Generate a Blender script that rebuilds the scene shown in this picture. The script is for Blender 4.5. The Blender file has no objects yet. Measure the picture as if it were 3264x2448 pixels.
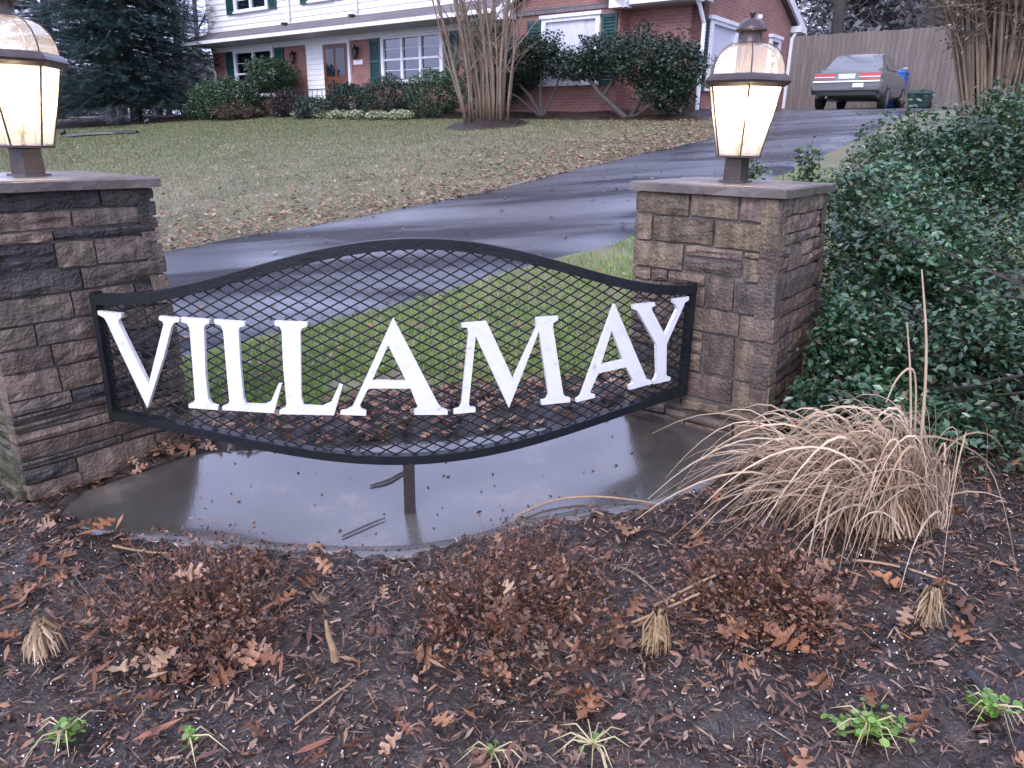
import bpy, bmesh, math, random
import numpy as np
from mathutils import Matrix, Vector
from mathutils.geometry import tessellate_polygon
random.seed(7); rng = np.random.default_rng(7)
S = bpy.context.scene; COL = S.collection

# ---------------------------------------------------------------- camera
PITCH, ROLL = math.radians(18.15), math.radians(0.98)
cd = bpy.data.cameras.new('camera'); cam = bpy.data.objects.new('camera', cd); COL.objects.link(cam)
cd.sensor_width = 36; cd.lens = 36*2375.6/3264; cd.clip_start = 0.05; cd.clip_end = 900
cam.matrix_world = Matrix.Translation((0, 0, 1.15)) @ Matrix.Rotation(math.pi/2-PITCH, 4, 'X') @ Matrix.Rotation(ROLL, 4, 'Z')
S.camera = cam
# ---------------------------------------------------------------- sky, sun, exposure
W = bpy.data.worlds.new('World'); S.world = W; W.use_nodes = True
wn, wl = W.node_tree.nodes, W.node_tree.links
sky = wn.new('ShaderNodeTexSky'); sky.sky_type = 'NISHITA'; sky.sun_disc = False
sky.sun_elevation = math.radians(40); sky.sun_rotation = math.radians(200); sky.dust_density = 4; sky.air_density = 1.0; sky.ozone_density = 2
hs = wn.new('ShaderNodeHueSaturation'); hs.inputs['Saturation'].default_value = 0.42
wl.new(sky.outputs[0], hs.inputs['Color'])
tint = wn.new('ShaderNodeMix'); tint.data_type = 'RGBA'; tint.blend_type = 'MULTIPLY'; tint.inputs[0].default_value = 1
tint.inputs[7].default_value = (0.92, 0.94, 1.18, 1); wl.new(hs.outputs[0], tint.inputs[6])
# overcast: the cloud layer evens the clear-sky gradient out
cl = wn.new('ShaderNodeMix'); cl.data_type = 'RGBA'; cl.inputs[0].default_value = 0.7; cl.inputs[7].default_value = (4.3, 4.65, 7.4, 1); wl.new(tint.outputs[2], cl.inputs[6])
bg = wn['Background']; bg.inputs["Strength"].default_value = 0.15; wl.new(cl.outputs[2], bg.inputs['Color'])
sd = bpy.data.lights.new('sun', 'SUN'); sd.energy = 0.7; sd.angle = math.radians(25); sd.color = (1, 0.96, 0.92)
sun = bpy.data.objects.new('sun', sd); COL.objects.link(sun)
sun.rotation_euler = (math.radians(50), 0, math.radians(-20)); sun.location = (0, -5, 12)
S.view_settings.view_transform = 'Standard'; S.view_settings.look = 'None'; S.view_settings.exposure = 1.45; S.view_settings.gamma = 1
S.render.engine = 'CYCLES'

# ---------------------------------------------------------------- frame of the hill: u runs up the slope to the house, t to the left along it
HA = math.radians(52.73); NX, NY = math.cos(HA), math.sin(HA)
def uv(u, t, z=0.0): return (u*NX - t*NY, u*NY + t*NX, z)
CPT = [(.525, 3.225, -.03), (1.042, 2.834, -.03), (-1.324, 2.913, -.12), (-1.72, 2.4, -.14), (-.34, 2.55, -.235)]
def TZ(x, y):
    x = np.asarray(x, float); y = np.asarray(y, float)
    u = x*NX + y*NY
    z = np.where(u < 17, .128*(np.maximum(u, -9)-3), 1.792+.047*(np.minimum(u, 90)-17))
    sw = np.zeros_like(u); sr = np.zeros_like(u)
    for a, b, c in CPT:
        w = np.exp(-((x-a)**2+(y-b)**2)/(2*.45**2)); sw += w; sr += w*(c-.128*(a*NX+b*NY-3))
    return z + sr/np.maximum(sw, 1e-6)*np.minimum(1, sw*1.2)
def tz(x, y): return float(TZ(x, y))
def G(x, y, dz=0.0): return (x, y, tz(x, y)+dz)
def GU(u, t, dz=0.0):
    p = uv(u, t); return (p[0], p[1], tz(p[0], p[1])+dz)
def vnoise(x, y, s, seed=0):
    x = np.asarray(x)*s+seed*17.3; y = np.asarray(y)*s+seed*9.1
    xi, yi = np.floor(x).astype(int), np.floor(y).astype(int); fx, fy = x-xi, y-yi
    fx = fx*fx*(3-2*fx); fy = fy*fy*(3-2*fy)
    def h(a, b):
        n = (a*374761393+b*668265263) & 0x7fffffff; n = ((n ^ (n >> 13))*1274126177) & 0x7fffffff
        return ((n ^ (n >> 16)) & 0xffff)/65535.0
    return (h(xi, yi)*(1-fx)+h(xi+1, yi)*fx)*(1-fy)+(h(xi, yi+1)*(1-fx)+h(xi+1, yi+1)*fx)*fy

# ---------------------------------------------------------------- materials
def mat(name, cols, scale=6, rough=.6, bump=0., bscale=None, spec=.5, attr=None, objcol=False, objrand=0., metal=0., rough2=None, rscale=3, stretch=(1, 1, 1), detail=5, trans=0., coat=0., crough=.12, rotz=0., rstretch=None, streak=0., wet=None):
    m = bpy.data.materials.new(name); m.use_nodes = True
    n, l = m.node_tree.nodes, m.node_tree.links; b = n['Principled BSDF']
    b.inputs['Roughness'].default_value = rough; b.inputs['Specular IOR Level'].default_value = spec; b.inputs['Metallic'].default_value = metal
    if coat: b.inputs['Coat Weight'].default_value = coat; b.inputs['Coat Roughness'].default_value = crough
    tc = n.new('ShaderNodeTexCoord'); mp = n.new('ShaderNodeMapping'); mp.inputs['Scale'].default_value = stretch; mp.inputs['Rotation'].default_value = (0, 0, rotz)
    l.new(tc.outputs['Object'], mp.inputs[0])
    out = None
    if len(cols) > 1:
        no = n.new('ShaderNodeTexNoise'); no.inputs['Scale'].default_value = scale; no.inputs['Detail'].default_value = detail; no.inputs['Roughness'].default_value = .65
        l.new(mp.outputs[0], no.inputs['Vector'])
        if objrand or objcol:
            oi = n.new('ShaderNodeObjectInfo'); ad = n.new('ShaderNodeVectorMath'); ad.operation = 'ADD'
            l.new(mp.outputs[0], ad.inputs[0]); l.new(oi.outputs['Random'], ad.inputs[1])
            sc = n.new('ShaderNodeVectorMath'); sc.operation = 'SCALE'; sc.inputs[3].default_value = 40
            l.new(oi.outputs['Random'], sc.inputs[0]); l.new(sc.outputs[0], ad.inputs[1]); l.new(ad.outputs[0], no.inputs['Vector'])
        r = n.new('ShaderNodeValToRGB'); e = r.color_ramp.elements
        while len(e) < len(cols): e.new(.5)
        for i, c in enumerate(cols):
            e[i].position = .28+.44*i/(len(cols)-1); e[i].color = (*c, 1)
        l.new(no.outputs[0], r.inputs[0]); out = r.outputs[0]
    else:
        rg = n.new('ShaderNodeRGB'); rg.outputs[0].default_value = (*cols[0], 1); out = rg.outputs[0]
    def mul(a, src):
        mx = n.new('ShaderNodeMix'); mx.data_type = 'RGBA'; mx.blend_type = 'MULTIPLY'; mx.inputs[0].default_value = 1
        l.new(a, mx.inputs[6]); l.new(src, mx.inputs[7]); return mx.outputs[2]
    if attr:
        at = n.new('ShaderNodeAttribute'); at.attribute_name = attr; out = mul(out, at.outputs['Color'])
    if objcol:
        oi = n.new('ShaderNodeObjectInfo'); out = mul(out, oi.outputs['Color'])
    if objrand:
        oi = n.new('ShaderNodeObjectInfo'); mr = n.new('ShaderNodeMapRange'); mr.inputs[3].default_value = 1-objrand; mr.inputs[4].default_value = 1+objrand
        l.new(oi.outputs['Random'], mr.inputs[0]); cb = n.new('ShaderNodeCombineColor')
        for i in range(3): l.new(mr.outputs[0], cb.inputs[i])
        out = mul(out, cb.outputs[0])
    if streak:
        ms = n.new('ShaderNodeMapping'); ms.inputs['Scale'].default_value = (26, 26, 2.2); l.new(tc.outputs['Object'], ms.inputs[0]); n5 = n.new('ShaderNodeTexNoise'); n5.inputs['Scale'].default_value = 1; n5.inputs['Detail'].default_value = 5; l.new(ms.outputs[0], n5.inputs['Vector'])
        m5 = n.new('ShaderNodeMapRange'); m5.inputs[1].default_value = .38; m5.inputs[2].default_value = .6; m5.inputs[3].default_value = 1-streak; m5.inputs[4].default_value = 1.1; l.new(n5.outputs[0], m5.inputs[0]); c5 = n.new('ShaderNodeCombineColor')
        for i in range(3): l.new(m5.outputs[0], c5.inputs[i])
        out = mul(out, c5.outputs[0])
    l.new(out, b.inputs['Base Color'])
    if rough2 is not None:
        n2 = n.new('ShaderNodeTexNoise'); n2.inputs['Scale'].default_value = rscale; n2.inputs['Detail'].default_value = 4; l.new(mp.outputs[0], n2.inputs['Vector'])
        if rstretch:
            m2 = n.new('ShaderNodeMapping'); m2.inputs['Scale'].default_value = rstretch; l.new(mp.outputs[0], m2.inputs[0]); l.new(m2.outputs[0], n2.inputs['Vector'])
        mr = n.new('ShaderNodeMapRange'); mr.inputs[1].default_value = .35; mr.inputs[2].default_value = .65; mr.inputs[3].default_value = rough; mr.inputs[4].default_value = rough2
        l.new(n2.outputs[0], mr.inputs[0]); l.new(mr.outputs[0], b.inputs['Roughness'])
    if wet:      # water film lies in streaks: shiny where wet, dull where it has drained
        nw = n.new('ShaderNodeTexNoise'); nw.inputs['Scale'].default_value = wet; nw.inputs['Detail'].default_value = 5; nw.inputs['Distortion'].default_value = .4; l.new(mp.outputs[0], nw.inputs['Vector'])
        for sock, lo, hi in (('Specular IOR Level', .06, spec), ('Coat Weight', 0., coat)):
            mw = n.new('ShaderNodeMapRange'); mw.inputs[1].default_value = .40; mw.inputs[2].default_value = .62; mw.inputs[3].default_value = lo; mw.inputs[4].default_value = hi; l.new(nw.outputs[0], mw.inputs[0]); l.new(mw.outputs[0], b.inputs[sock])
    if bump:
        n3 = n.new('ShaderNodeTexNoise'); n3.inputs['Scale'].default_value = bscale or scale*4; n3.inputs['Detail'].default_value = 6; l.new(mp.outputs[0], n3.inputs['Vector'])
        bp = n.new('ShaderNodeBump'); bp.inputs['Strength'].default_value = bump; bp.inputs['Distance'].default_value = .01
        l.new(n3.outputs[0], bp.inputs['Height']); l.new(bp.outputs[0], b.inputs['Normal'])
    if trans:
        tr = n.new('ShaderNodeBsdfTranslucent'); l.new(out, tr.inputs[0]); mx = n.new('ShaderNodeMixShader'); mx.inputs[0].default_value = trans
        l.new(b.outputs[0], mx.inputs[1]); l.new(tr.outputs[0], mx.inputs[2]); l.new(mx.outputs[0], n['Material Output'].inputs[0])
    return m
def glassy(name, tintc, transp, gloss_rough=.03, trl=0., trlc=(1, 1, 1), ior=1.5):
    m = bpy.data.materials.new(name); m.use_nodes = True; n, l = m.node_tree.nodes, m.node_tree.links
    n.remove(n['Principled BSDF']); o = n['Material Output']
    g = n.new('ShaderNodeBsdfGlossy'); g.inputs['Roughness'].default_value = gloss_rough
    t = n.new('ShaderNodeBsdfTransparent'); t.inputs[0].default_value = (*tintc, 1)
    lw = n.new('ShaderNodeLayerWeight'); pw = n.new('ShaderNodeMath'); pw.operation = 'POWER'; pw.inputs[1].default_value = 4.5; l.new(lw.outputs['Facing'], pw.inputs[0]); fr = n.new('ShaderNodeMapRange'); fr.inputs[3].default_value = .04; fr.inputs[4].default_value = .9*(ior-1)/.5; l.new(pw.outputs[0], fr.inputs[0])
    a = n.new('ShaderNodeMixShader'); l.new(t.outputs[0], a.inputs[1])
    if trl:
        tl = n.new('ShaderNodeBsdfTranslucent'); tl.inputs[0].default_value = (*trlc, 1); no = n.new('ShaderNodeTexNoise'); no.inputs['Scale'].default_value = 30
        df = n.new('ShaderNodeBsdfDiffuse'); df.inputs[0].default_value = (*trlc, 1)
        md = n.new('ShaderNodeMixShader'); md.inputs[0].default_value = .35; l.new(tl.outputs[0], md.inputs[1]); l.new(df.outputs[0], md.inputs[2])
        mr = n.new('ShaderNodeMapRange'); mr.inputs[3].default_value = trl*.6; mr.inputs[4].default_value = trl*1.4; l.new(no.outputs[0], mr.inputs[0])
        a.inputs[0].default_value = trl; l.new(mr.outputs[0], a.inputs[0]); l.new(md.outputs[0], a.inputs[2])
    else:
        a.inputs[0].default_value = 1-transp; l.new(g.outputs[0], a.inputs[2])
    f = n.new('ShaderNodeMixShader'); l.new(fr.outputs[0], f.inputs[0]); l.new(a.outputs[0], f.inputs[1]); l.new(g.outputs[0], f.inputs[2]); l.new(f.outputs[0], o.inputs[0])
    return m
def emis(name, c, s):
    m = bpy.data.materials.new(name); m.use_nodes = True; n, l = m.node_tree.nodes, m.node_tree.links
    n.remove(n['Principled BSDF']); e = n.new('ShaderNodeEmission'); e.inputs[0].default_value = (*c, 1); e.inputs[1].default_value = s; l.new(e.outputs[0], n['Material Output'].inputs[0]); return m
def brickmat(name, c1, c2, mortar, bw, bh, ms, rough=.8, bump=.5):
    m = bpy.data.materials.new(name); m.use_nodes = True; n, l = m.node_tree.nodes, m.node_tree.links; b = n['Principled BSDF']; b.inputs['Roughness'].default_value = rough
    tc = n.new('ShaderNodeTexCoord'); mp = n.new('ShaderNodeMapping'); mp.inputs['Rotation'].default_value = (0, 0, -HA); l.new(tc.outputs['Object'], mp.inputs[0])
    sp = n.new('ShaderNodeSeparateXYZ'); l.new(mp.outputs[0], sp.inputs[0]); ad = n.new('ShaderNodeMath'); l.new(sp.outputs[0], ad.inputs[0]); l.new(sp.outputs[1], ad.inputs[1])
    cb = n.new('ShaderNodeCombineXYZ'); l.new(ad.outputs[0], cb.inputs[0]); l.new(sp.outputs[2], cb.inputs[1])
    br = n.new('ShaderNodeTexBrick'); br.inputs['Color1'].default_value = (*c1, 1); br.inputs['Color2'].default_value = (*c2, 1); br.inputs['Mortar'].default_value = (*mortar, 1)
    br.inputs['Scale'].default_value = 1; br.inputs['Mortar Size'].default_value = ms; br.inputs['Brick Width'].default_value = bw; br.inputs['Row Height'].default_value = bh; br.inputs['Bias'].default_value = -.2
    l.new(cb.outputs[0], br.inputs['Vector']); no = n.new('ShaderNodeTexNoise'); no.inputs['Scale'].default_value = 1.2; no.inputs['Detail'].default_value = 6; l.new(tc.outputs['Object'], no.inputs['Vector'])
    mr = n.new('ShaderNodeMapRange'); mr.inputs[3].default_value = .6; mr.inputs[4].default_value = 1.35; l.new(no.outputs[0], mr.inputs[0])
    mx = n.new('ShaderNodeMix'); mx.data_type = 'RGBA'; mx.blend_type = 'MULTIPLY'; mx.inputs[0].default_value = 1; l.new(br.outputs[0], mx.inputs[6]); cc = n.new('ShaderNodeCombineColor')
    for i in range(3): l.new(mr.outputs[0], cc.inputs[i])
    l.new(cc.outputs[0], mx.inputs[7]); l.new(mx.outputs[2], b.inputs['Base Color'])
    bp = n.new('ShaderNodeBump'); bp.inputs['Strength'].default_value = bump; bp.inputs['Distance'].default_value = .01; bp.invert = True; l.new(br.outputs['Fac'], bp.inputs['Height']); l.new(bp.outputs[0], b.inputs['Normal'])
    return m

MT = dict(
 lawn=mat('lawn_soil', [(.075, .075, .035), (.125, .12, .06), (.20, .165, .10)], 1.2, .8, .6, 60, detail=9),
 mulch=mat('wet_mulch', [(.007, .005, .0042), (.02, .0125, .009), (.055, .032, .021)], 18, .55, 1.0, 70, detail=8, rough2=.25),
 asphalt=mat('wet_asphalt', [(.014, .014, .018), (.028, .028, .034), (.045, .045, .053)], 2.2, .16, .3, 300, spec=1.0, rough2=.45, rscale=1.0, coat=.75, crough=.24, rotz=-HA, stretch=(.3, 1.5, 1), wet=1.0),
 concrete=mat('wet_concrete', [(.022, .02, .016), (.045, .04, .034), (.06, .055, .05), (.15, .12, .095)], 2.6, .09, .10, 110, spec=.9, rough2=.22, rscale=4, coat=.75, crough=.11, detail=9),
 stone=mat('sandstone', [(.38, .36, .33), (.75, .72, .68), (1.2, 1.12, 1.02)], 16, .6, 1.0, 80, objcol=True, spec=.35, rough2=.38, streak=.35),
 mortar=mat('mortar', [(.055, .05, .045), (.14, .125, .115)], 14, .85, .7, 60),
 capstone=mat('cap_slate', [(.055, .045, .042), (.095, .08, .072), (.14, .115, .10)], 7, .2, .3, 40, rough2=.4),
 iron=mat('black_painted_iron', [(.004, .005, .007), (.009, .010, .014), (.008, .014, .009)], 9, .38, .2, 80, spec=.3),
 rust=mat('rusty_black_iron', [(.010, .009, .010), (.03, .019, .015)], 14, .45, .3, 80),
 letter=mat('white_letter_paint', [(.36, .34, .33), (.54, .54, .54), (.57, .57, .57), (.58, .58, .58), (.59, .59, .59), (.59, .59, .59)], 30, .45, .1, 60),
 bronze=mat('bronze_brown_metal', [(.035, .025, .024), (.07, .05, .048)], 12, .35, .1, 50, metal=.3),
 brass=mat('aged_brass', [(.10, .06, .03), (.2, .13, .06)], 20, .4, metal=.6),
 lglass=glassy('seeded_glass', (.97, .96, .95), .9, .05, trl=.16, trlc=(1, .985, .96)),
 dglass=glassy('dome_glass', (.93, .93, .95), .85, .06, trl=.08, trlc=(.95, .93, .97)),
 bulb=emis('lit_bulb', (1, .78, .50), 115),
 brick=brickmat('red_brick', (.25, .105, .085), (.185, .075, .065), (.25, .20, .185), .21, .075, .006),
 white=mat('white_paint', [(.62, .62, .63), (.70, .70, .71)], 3, .45),
 trim=mat('white_trim', [(.56, .56, .58), (.68, .68, .70)], 5, .4),
 soffit=mat('grey_soffit', [(.42, .42, .44)], 3, .5),
 shingle=brickmat('grey_shingles', (.16, .135, .14), (.12, .105, .115), (.05, .045, .05), .3, .14, .008, .85),
 shutter=mat('dark_green_shutter', [(.010, .045, .045), (.016, .06, .058)], 8, .4),
 pane=mat('window_pane', [(.012, .015, .02)], 3, .04, spec=.7),
 curtain=mat('white_curtain', [(.55, .55, .57), (.8, .8, .82)], 5, .8, stretch=(6, 6, .3)),
 door=mat('varnished_wood', [(.075, .022, .012), (.15, .042, .018)], 5, .35, stretch=(4, 4, .6)),
 black=mat('black_metal', [(.012, .012, .014)], 5, .4),
 fence=mat('weathered_fence', [(.095, .077, .068), (.135, .109, .096), (.165, .136, .122)], 5, .8, .3, 30, stretch=(3, 3, .35), objrand=.12),
 carpaint=mat('champagne_paint', [(.15, .158, .148), (.175, .182, .172)], 4, .25, metal=.5, coat=.6),
 carlow=mat('grey_cladding', [(.12, .12, .125)], 4, .4),
 carglass=mat('car_glass', [(.05, .06, .065)], 4, .03, spec=.9, coat=1.),
 red=mat('red_lamp', [(.45, .01, .012)], 4, .2, coat=.5), chrome=mat('bright_trim', [(.75, .75, .76)], 4, .15, metal=.9),
 tyre=mat('tyre_rubber', [(.012, .012, .013)], 4, .8), rim=mat('alloy_rim', [(.4, .4, .42)], 4, .3, metal=.8),
 plate=mat('plate_white', [(.62, .64, .70)], 4, .5),
 bluebin=mat('blue_plastic', [(.02, .10, .36)], 4, .4), greenbin=mat('dark_green_plastic', [(.006, .03, .03)], 4, .4),
 bark=mat('dark_bark', [(.035, .03, .028), (.085, .072, .064)], 9, .85, .6, 40, stretch=(2, 2, .5)),
 crape=mat('tan_bark', [(.085, .06, .04), (.155, .112, .075), (.22, .165, .115)], 6, .6, .2, 30, stretch=(3, 3, .5)),
 leaf=mat('leaf', [(.6, .6, .6), (1.1, 1.1, 1.1)], 3, .38, attr='Col', spec=.5, trans=.15),
 gloss=mat('glossy_leaf', [(.7, .7, .7), (1.1, 1.1, 1.1)], 3, .26, attr='Col', spec=.7, trans=.2),
 dry=mat('dry_leaf', [(.6, .6, .6), (1.15, 1.15, 1.15)], 30, .42, attr='Col', spec=.45, trans=.15),
 litter=mat('litter', [(.7, .7, .7), (1.1, 1.1, 1.1)], 40, .4, attr='Col', spec=.5),
 straw=mat('straw', [(.75, .72, .7), (1.1, 1.1, 1.1)], 15, .5, attr='Col', trans=.1),
 perlite=mat('perlite', [(.75, .75, .76)], 10, .6),
 plastic=mat('black_plastic_edging', [(.015, .015, .018)], 6, .3),
)

# ---------------------------------------------------------------- object helpers
OFF = {}
def tag(o, label=None, cat=None, group=None, kind=None):
    if label: o['label'] = label
    if cat: o['category'] = cat
    if group: o['group'] = group
    if kind: o['kind'] = kind
    return o
def thing(name, label, cat, loc, group=None):
    o = bpy.data.objects.new(name, None); COL.objects.link(o); o.location = loc; o.empty_display_size = .1
    OFF[o] = np.array(loc, float); return tag(o, label, cat, group)
def fastmesh(name, V, F, cols=None, smooth=False):
    me = bpy.data.meshes.new(name); V = np.ascontiguousarray(V, dtype=np.float32)
    if isinstance(F, np.ndarray):
        k = F.shape[1]; me.vertices.add(len(V)); me.vertices.foreach_set('co', V.ravel())
        me.loops.add(F.size); me.loops.foreach_set('vertex_index', F.astype(np.int32).ravel())
        me.polygons.add(len(F)); me.polygons.foreach_set('loop_start', np.arange(0, F.size, k, dtype=np.int32))
        me.update(calc_edges=True)
    else:
        me.from_pydata(V.tolist(), [], F); me.update()
    if cols is not None:
        a = me.attributes.new('Col', 'FLOAT_COLOR', 'POINT'); c = np.ones((len(V), 4), np.float32); c[:, :3] = cols; a.data.foreach_set('color', c.ravel())
    if smooth: me.polygons.foreach_set('use_smooth', np.ones(len(me.polygons), bool))
    return me
def obj(name, V, F, m, parent=None, loc=None, cols=None, smooth=False):
    V = np.asarray(V, float)
    off = OFF[parent] if parent is not None else (np.array(loc, float) if loc is not None else np.array([(V[:, 0].min()+V[:, 0].max())/2, (V[:, 1].min()+V[:, 1].max())/2, V[:, 2].min()]))
    me = fastmesh(name, V-off, F, cols, smooth); me.materials.append(MT[m] if isinstance(m, str) else m)
    o = bpy.data.objects.new(name, me); COL.objects.link(o)
    if parent is not None: o.parent = parent
    else: o.location = off
    OFF[o] = off; return o
class MB:
    """collects vertices and faces in world coordinates"""
    def __init__(s): s.v = []; s.f = []
    def add(s, vs, fs):
        k = len(s.v); s.v += [tuple(p) for p in vs]; s.f += [tuple(i+k for i in f) for f in fs]; return s
    def hexa(s, p):   # 8 points: bottom loop 0-3, top loop 4-7
        return s.add(p, [(3, 2, 1, 0), (4, 5, 6, 7), (0, 1, 5, 4), (1, 2, 6, 5), (2, 3, 7, 6), (3, 0, 4, 7)])
    def box(s, u0, u1, t0, t1, z0, z1):     # box in house axes
        return s.hexa([uv(u0, t0, z0), uv(u1, t0, z0), uv(u1, t1, z0), uv(u0, t1, z0), uv(u0, t0, z1), uv(u1, t0, z1), uv(u1, t1, z1), uv(u0, t1, z1)])
    def xbox(s, x0, x1, y0, y1, z0, z1):
        return s.hexa([(x0, y0, z0), (x1, y0, z0), (x1, y1, z0), (x0, y1, z0), (x0, y0, z1), (x1, y0, z1), (x1, y1, z1), (x0, y1, z1)])
    def lathe(s, c, prof, n=16, a0=0., cap=True):
        vs = []; fs = []
        for r, z in prof:
            for i in range(n):
                a = a0+2*math.pi*i/n; vs.append((c[0]+r*math.cos(a), c[1]+r*math.sin(a), c[2]+z))
        for k in range(len(prof)-1):
            for i in range(n):
                j = (i+1) % n; fs.append((k*n+i, k*n+j, (k+1)*n+j, (k+1)*n+i))
        if cap: fs.append(tuple(reversed(range(n)))); fs.append(tuple(range((len(prof)-1)*n, len(prof)*n)))
        return s.add(vs, fs)
    def tube(s, path, rad, n=6):
        P = [Vector(p) for p in path]; rad = rad if hasattr(rad, '__len__') else [rad]*len(P); vs = []; fs = []
        up = Vector((0, 0, 1))
        for i, p in enumerate(P):
            d = (P[min(i+1, len(P)-1)]-P[max(i-1, 0)]).normalized()
            a = d.cross(up if abs(d.z) < .95 else Vector((1, 0, 0))).normalized(); b = a.cross(d)
            for k in range(n):
                g = 2*math.pi*k/n; vs.append(p+(a*math.cos(g)+b*math.sin(g))*rad[i])
        for i in range(len(P)-1):
            for k in range(n):
                j = (k+1) % n; fs.append((i*n+k, i*n+j, (i+1)*n+j, (i+1)*n+k))
        fs.append(tuple(reversed(range(n)))); fs.append(tuple(range((len(P)-1)*n, len(P)*n)))
        return s.add(vs, fs)
    def build(s, name, m, parent=None, smooth=False, loc=None): return obj(name, np.array(s.v, float), s.f, m, parent, loc, None, smooth)
def rots(n, tilt=.3, r=None):
    r = r or rng
    a = r.uniform(0, 2*math.pi, n); b = r.uniform(-tilt, tilt, n); c = r.uniform(-tilt, tilt, n)
    def m(i, j, ang):
        R = np.zeros((n, 3, 3)); k = 3-i-j; R[:, k, k] = 1; R[:, i, i] = np.cos(ang); R[:, j, j] = np.cos(ang); R[:, i, j] = -np.sin(ang); R[:, j, i] = np.sin(ang); return R
    return m(0, 1, a) @ m(1, 2, b) @ m(0, 2, c)
def scatter(tv, tf, pos, R, sc, cols):
    tv = np.asarray(tv, float); tf = np.asarray(tf); pos = np.asarray(pos, float); n, k = len(pos), len(tv)
    sc = np.asarray(sc, float); sc = sc.reshape(n, 1, -1)
    V = np.einsum('nij,nkj->nki', R, tv[None]*sc)+pos[:, None]
    F = tf[None]+(np.arange(n)*k)[:, None, None]
    C = np.repeat(np.asarray(cols, float), k, axis=0)
    return V.reshape(-1, 3), F.reshape(-1, tf.shape[1]), C
def merge(parts):
    V = []; F = []; C = []; k = 0
    for v, f, c in parts: V.append(v); F.append(f+k); C.append(c); k += len(v)
    return np.concatenate(V), np.concatenate(F), np.concatenate(C)
def palette(n, cols, jit=.25, r=None):
    r = r or rng
    c = np.asarray(cols)[r.integers(0, len(cols), n)]; return c*r.uniform(1-jit, 1+jit, (n, 1))
# leaf templates (flat, length along x, unit size)
LEAF_V = [(-.5, 0, 0), (-.15, .2, .06), (.25, .17, .06), (.5, 0, -.04), (.25, -.17, .06), (-.15, -.2, .06), (0, 0, 0)]
LEAF_F = [(0, 6, 1), (1, 6, 2), (2, 6, 3), (3, 6, 4), (4, 6, 5), (5, 6, 0)]
NARROW_V = [(-.5, 0, 0), (-.1, .1, .03), (.5, 0, .06), (-.1, -.1, .03)]; NARROW_F = [(0, 3, 2), (0, 2, 1)]
def oak_template(curl=.12, seed=0):
    r = random.Random(seed); half = [(-.5, .012), (-.40, .03), (-.30, .17), (-.22, .10), (-.14, .07), (-.04, .30), (.05, .27), (.04, .12), (.10, .07), (.22, .25), (.33, .20), (.26, .07), (.36, .05), (.44, .09), (.5, 0)]
    half = [(x+r.uniform(-.02, .02), y*r.uniform(.85, 1.15)) for x, y in half]
    up = half; lo = [(x, -y) for x, y in half[:-1]]; n = len(up)
    def z(x, y): return curl*(abs(y)*1.3+.9*x*x)+.03*math.sin(9*x+seed)
    V = [(x, y, z(x, y)) for x, y in up]+[(x, y, z(x, y)) for x, y in lo]
    mid = [(x, 0, z(x, 0)-.01) for x, y in half]; V += mid; m0 = 2*n-1; F = []
    for i in range(n-1):
        F += [(i, m0+i, m0+i+1), (i, m0+i+1, i+1)]
        a, b = n+i, (n+i+1 if i+1 < n-1 else n-1)
        F += [(a, m0+i+1, m0+i), (a, b, m0+i+1)]
    return np.array(V), np.array(F)

# ================================================================ SETTING
def struct(name, V, F, m, smooth=True):
    o = obj(name, V, F, m, loc=(0, 0, 0), smooth=smooth); return tag(o, kind='structure')
def axis(segs):
    out = []
    for a, b, st in segs: out += list(np.arange(a, b-1e-6, st))
    return np.array(out+[segs[-1][1]])
def grid(xs, ys, zf):
    X, Y = np.meshgrid(xs, ys, indexing='ij'); Z = zf(X, Y); V = np.stack([X, Y, Z], -1).reshape(-1, 3); n = len(ys)
    i, j = np.meshgrid(np.arange(len(xs)-1), np.arange(n-1), indexing='ij'); a = (i*n+j).ravel()
    return V, np.stack([a, a+n, a+n+1, a+1], 1)
def interp(x, tab): return np.interp(x, [p[0] for p in tab], [p[1] for p in tab])
PADF = [(-1.608, 2.355), (-1.426, 2.265), (-1.219, 2.234), (-1.047, 2.245), (-.695, 2.29), (-.361, 2.30), (-.138, 2.34), (.03, 2.421), (.315, 2.439), (.521, 2.448), (.70, 2.55), (1.06, 2.80)]
PADB = [(-1.608, 2.50), (-1.29, 2.86), (-1.1, 2.90), (-.85, 2.97), (-.47, 3.10), (-.04, 3.146), (.38, 3.16), (.60, 3.24), (1.06, 2.95)]
GRF = [(-2.6, 3.0), (-1.9, 3.3), (-1.43, 3.23), (-1.14, 3.25), (-.81, 3.40), (-.36, 3.53), (.11, 3.57), (.57, 3.64), (1.1, 3.95), (1.8, 3.9), (2.4, 3.4), (4, 3.2)]
DRN = [(-4, 6.4), (-1, 5.2), (1, 4.5), (2.19, 4.11), (3.36, 3.71), (4.64, 3.41), (5.76, 3.16), (8, 3.05), (17, 3.2), (27.2, 3.4)]
DRF = [(-4, 9.4), (0, 8.3), (3.76, 7.07), (5.12, 6.59), (7.07, 6.07), (8.54, 5.96), (10.4, 5.80), (12.3, 5.50), (15, 5.55), (17, 5.95), (18.5, 6.4), (20, 7.2), (22, 7.75), (27.2, 7.75)]
# lawn: one sheet to the horizon
xs = axis([(-320, -60, 20), (-60, -32, 4), (-32, -3.2, .4), (-3.2, 3.2, .08), (3.2, 28, .4), (28, 60, 4), (60, 320, 20)])
ys = axis([(-60, 0, 6), (0, .6, .3), (.6, 6.6, .08), (6.6, 40, .4), (40, 70, 3), (70, 420, 25)])
struct('lawn_ground', *grid(xs, ys, lambda X, Y: TZ(X, Y)-.012), 'lawn')
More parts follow.
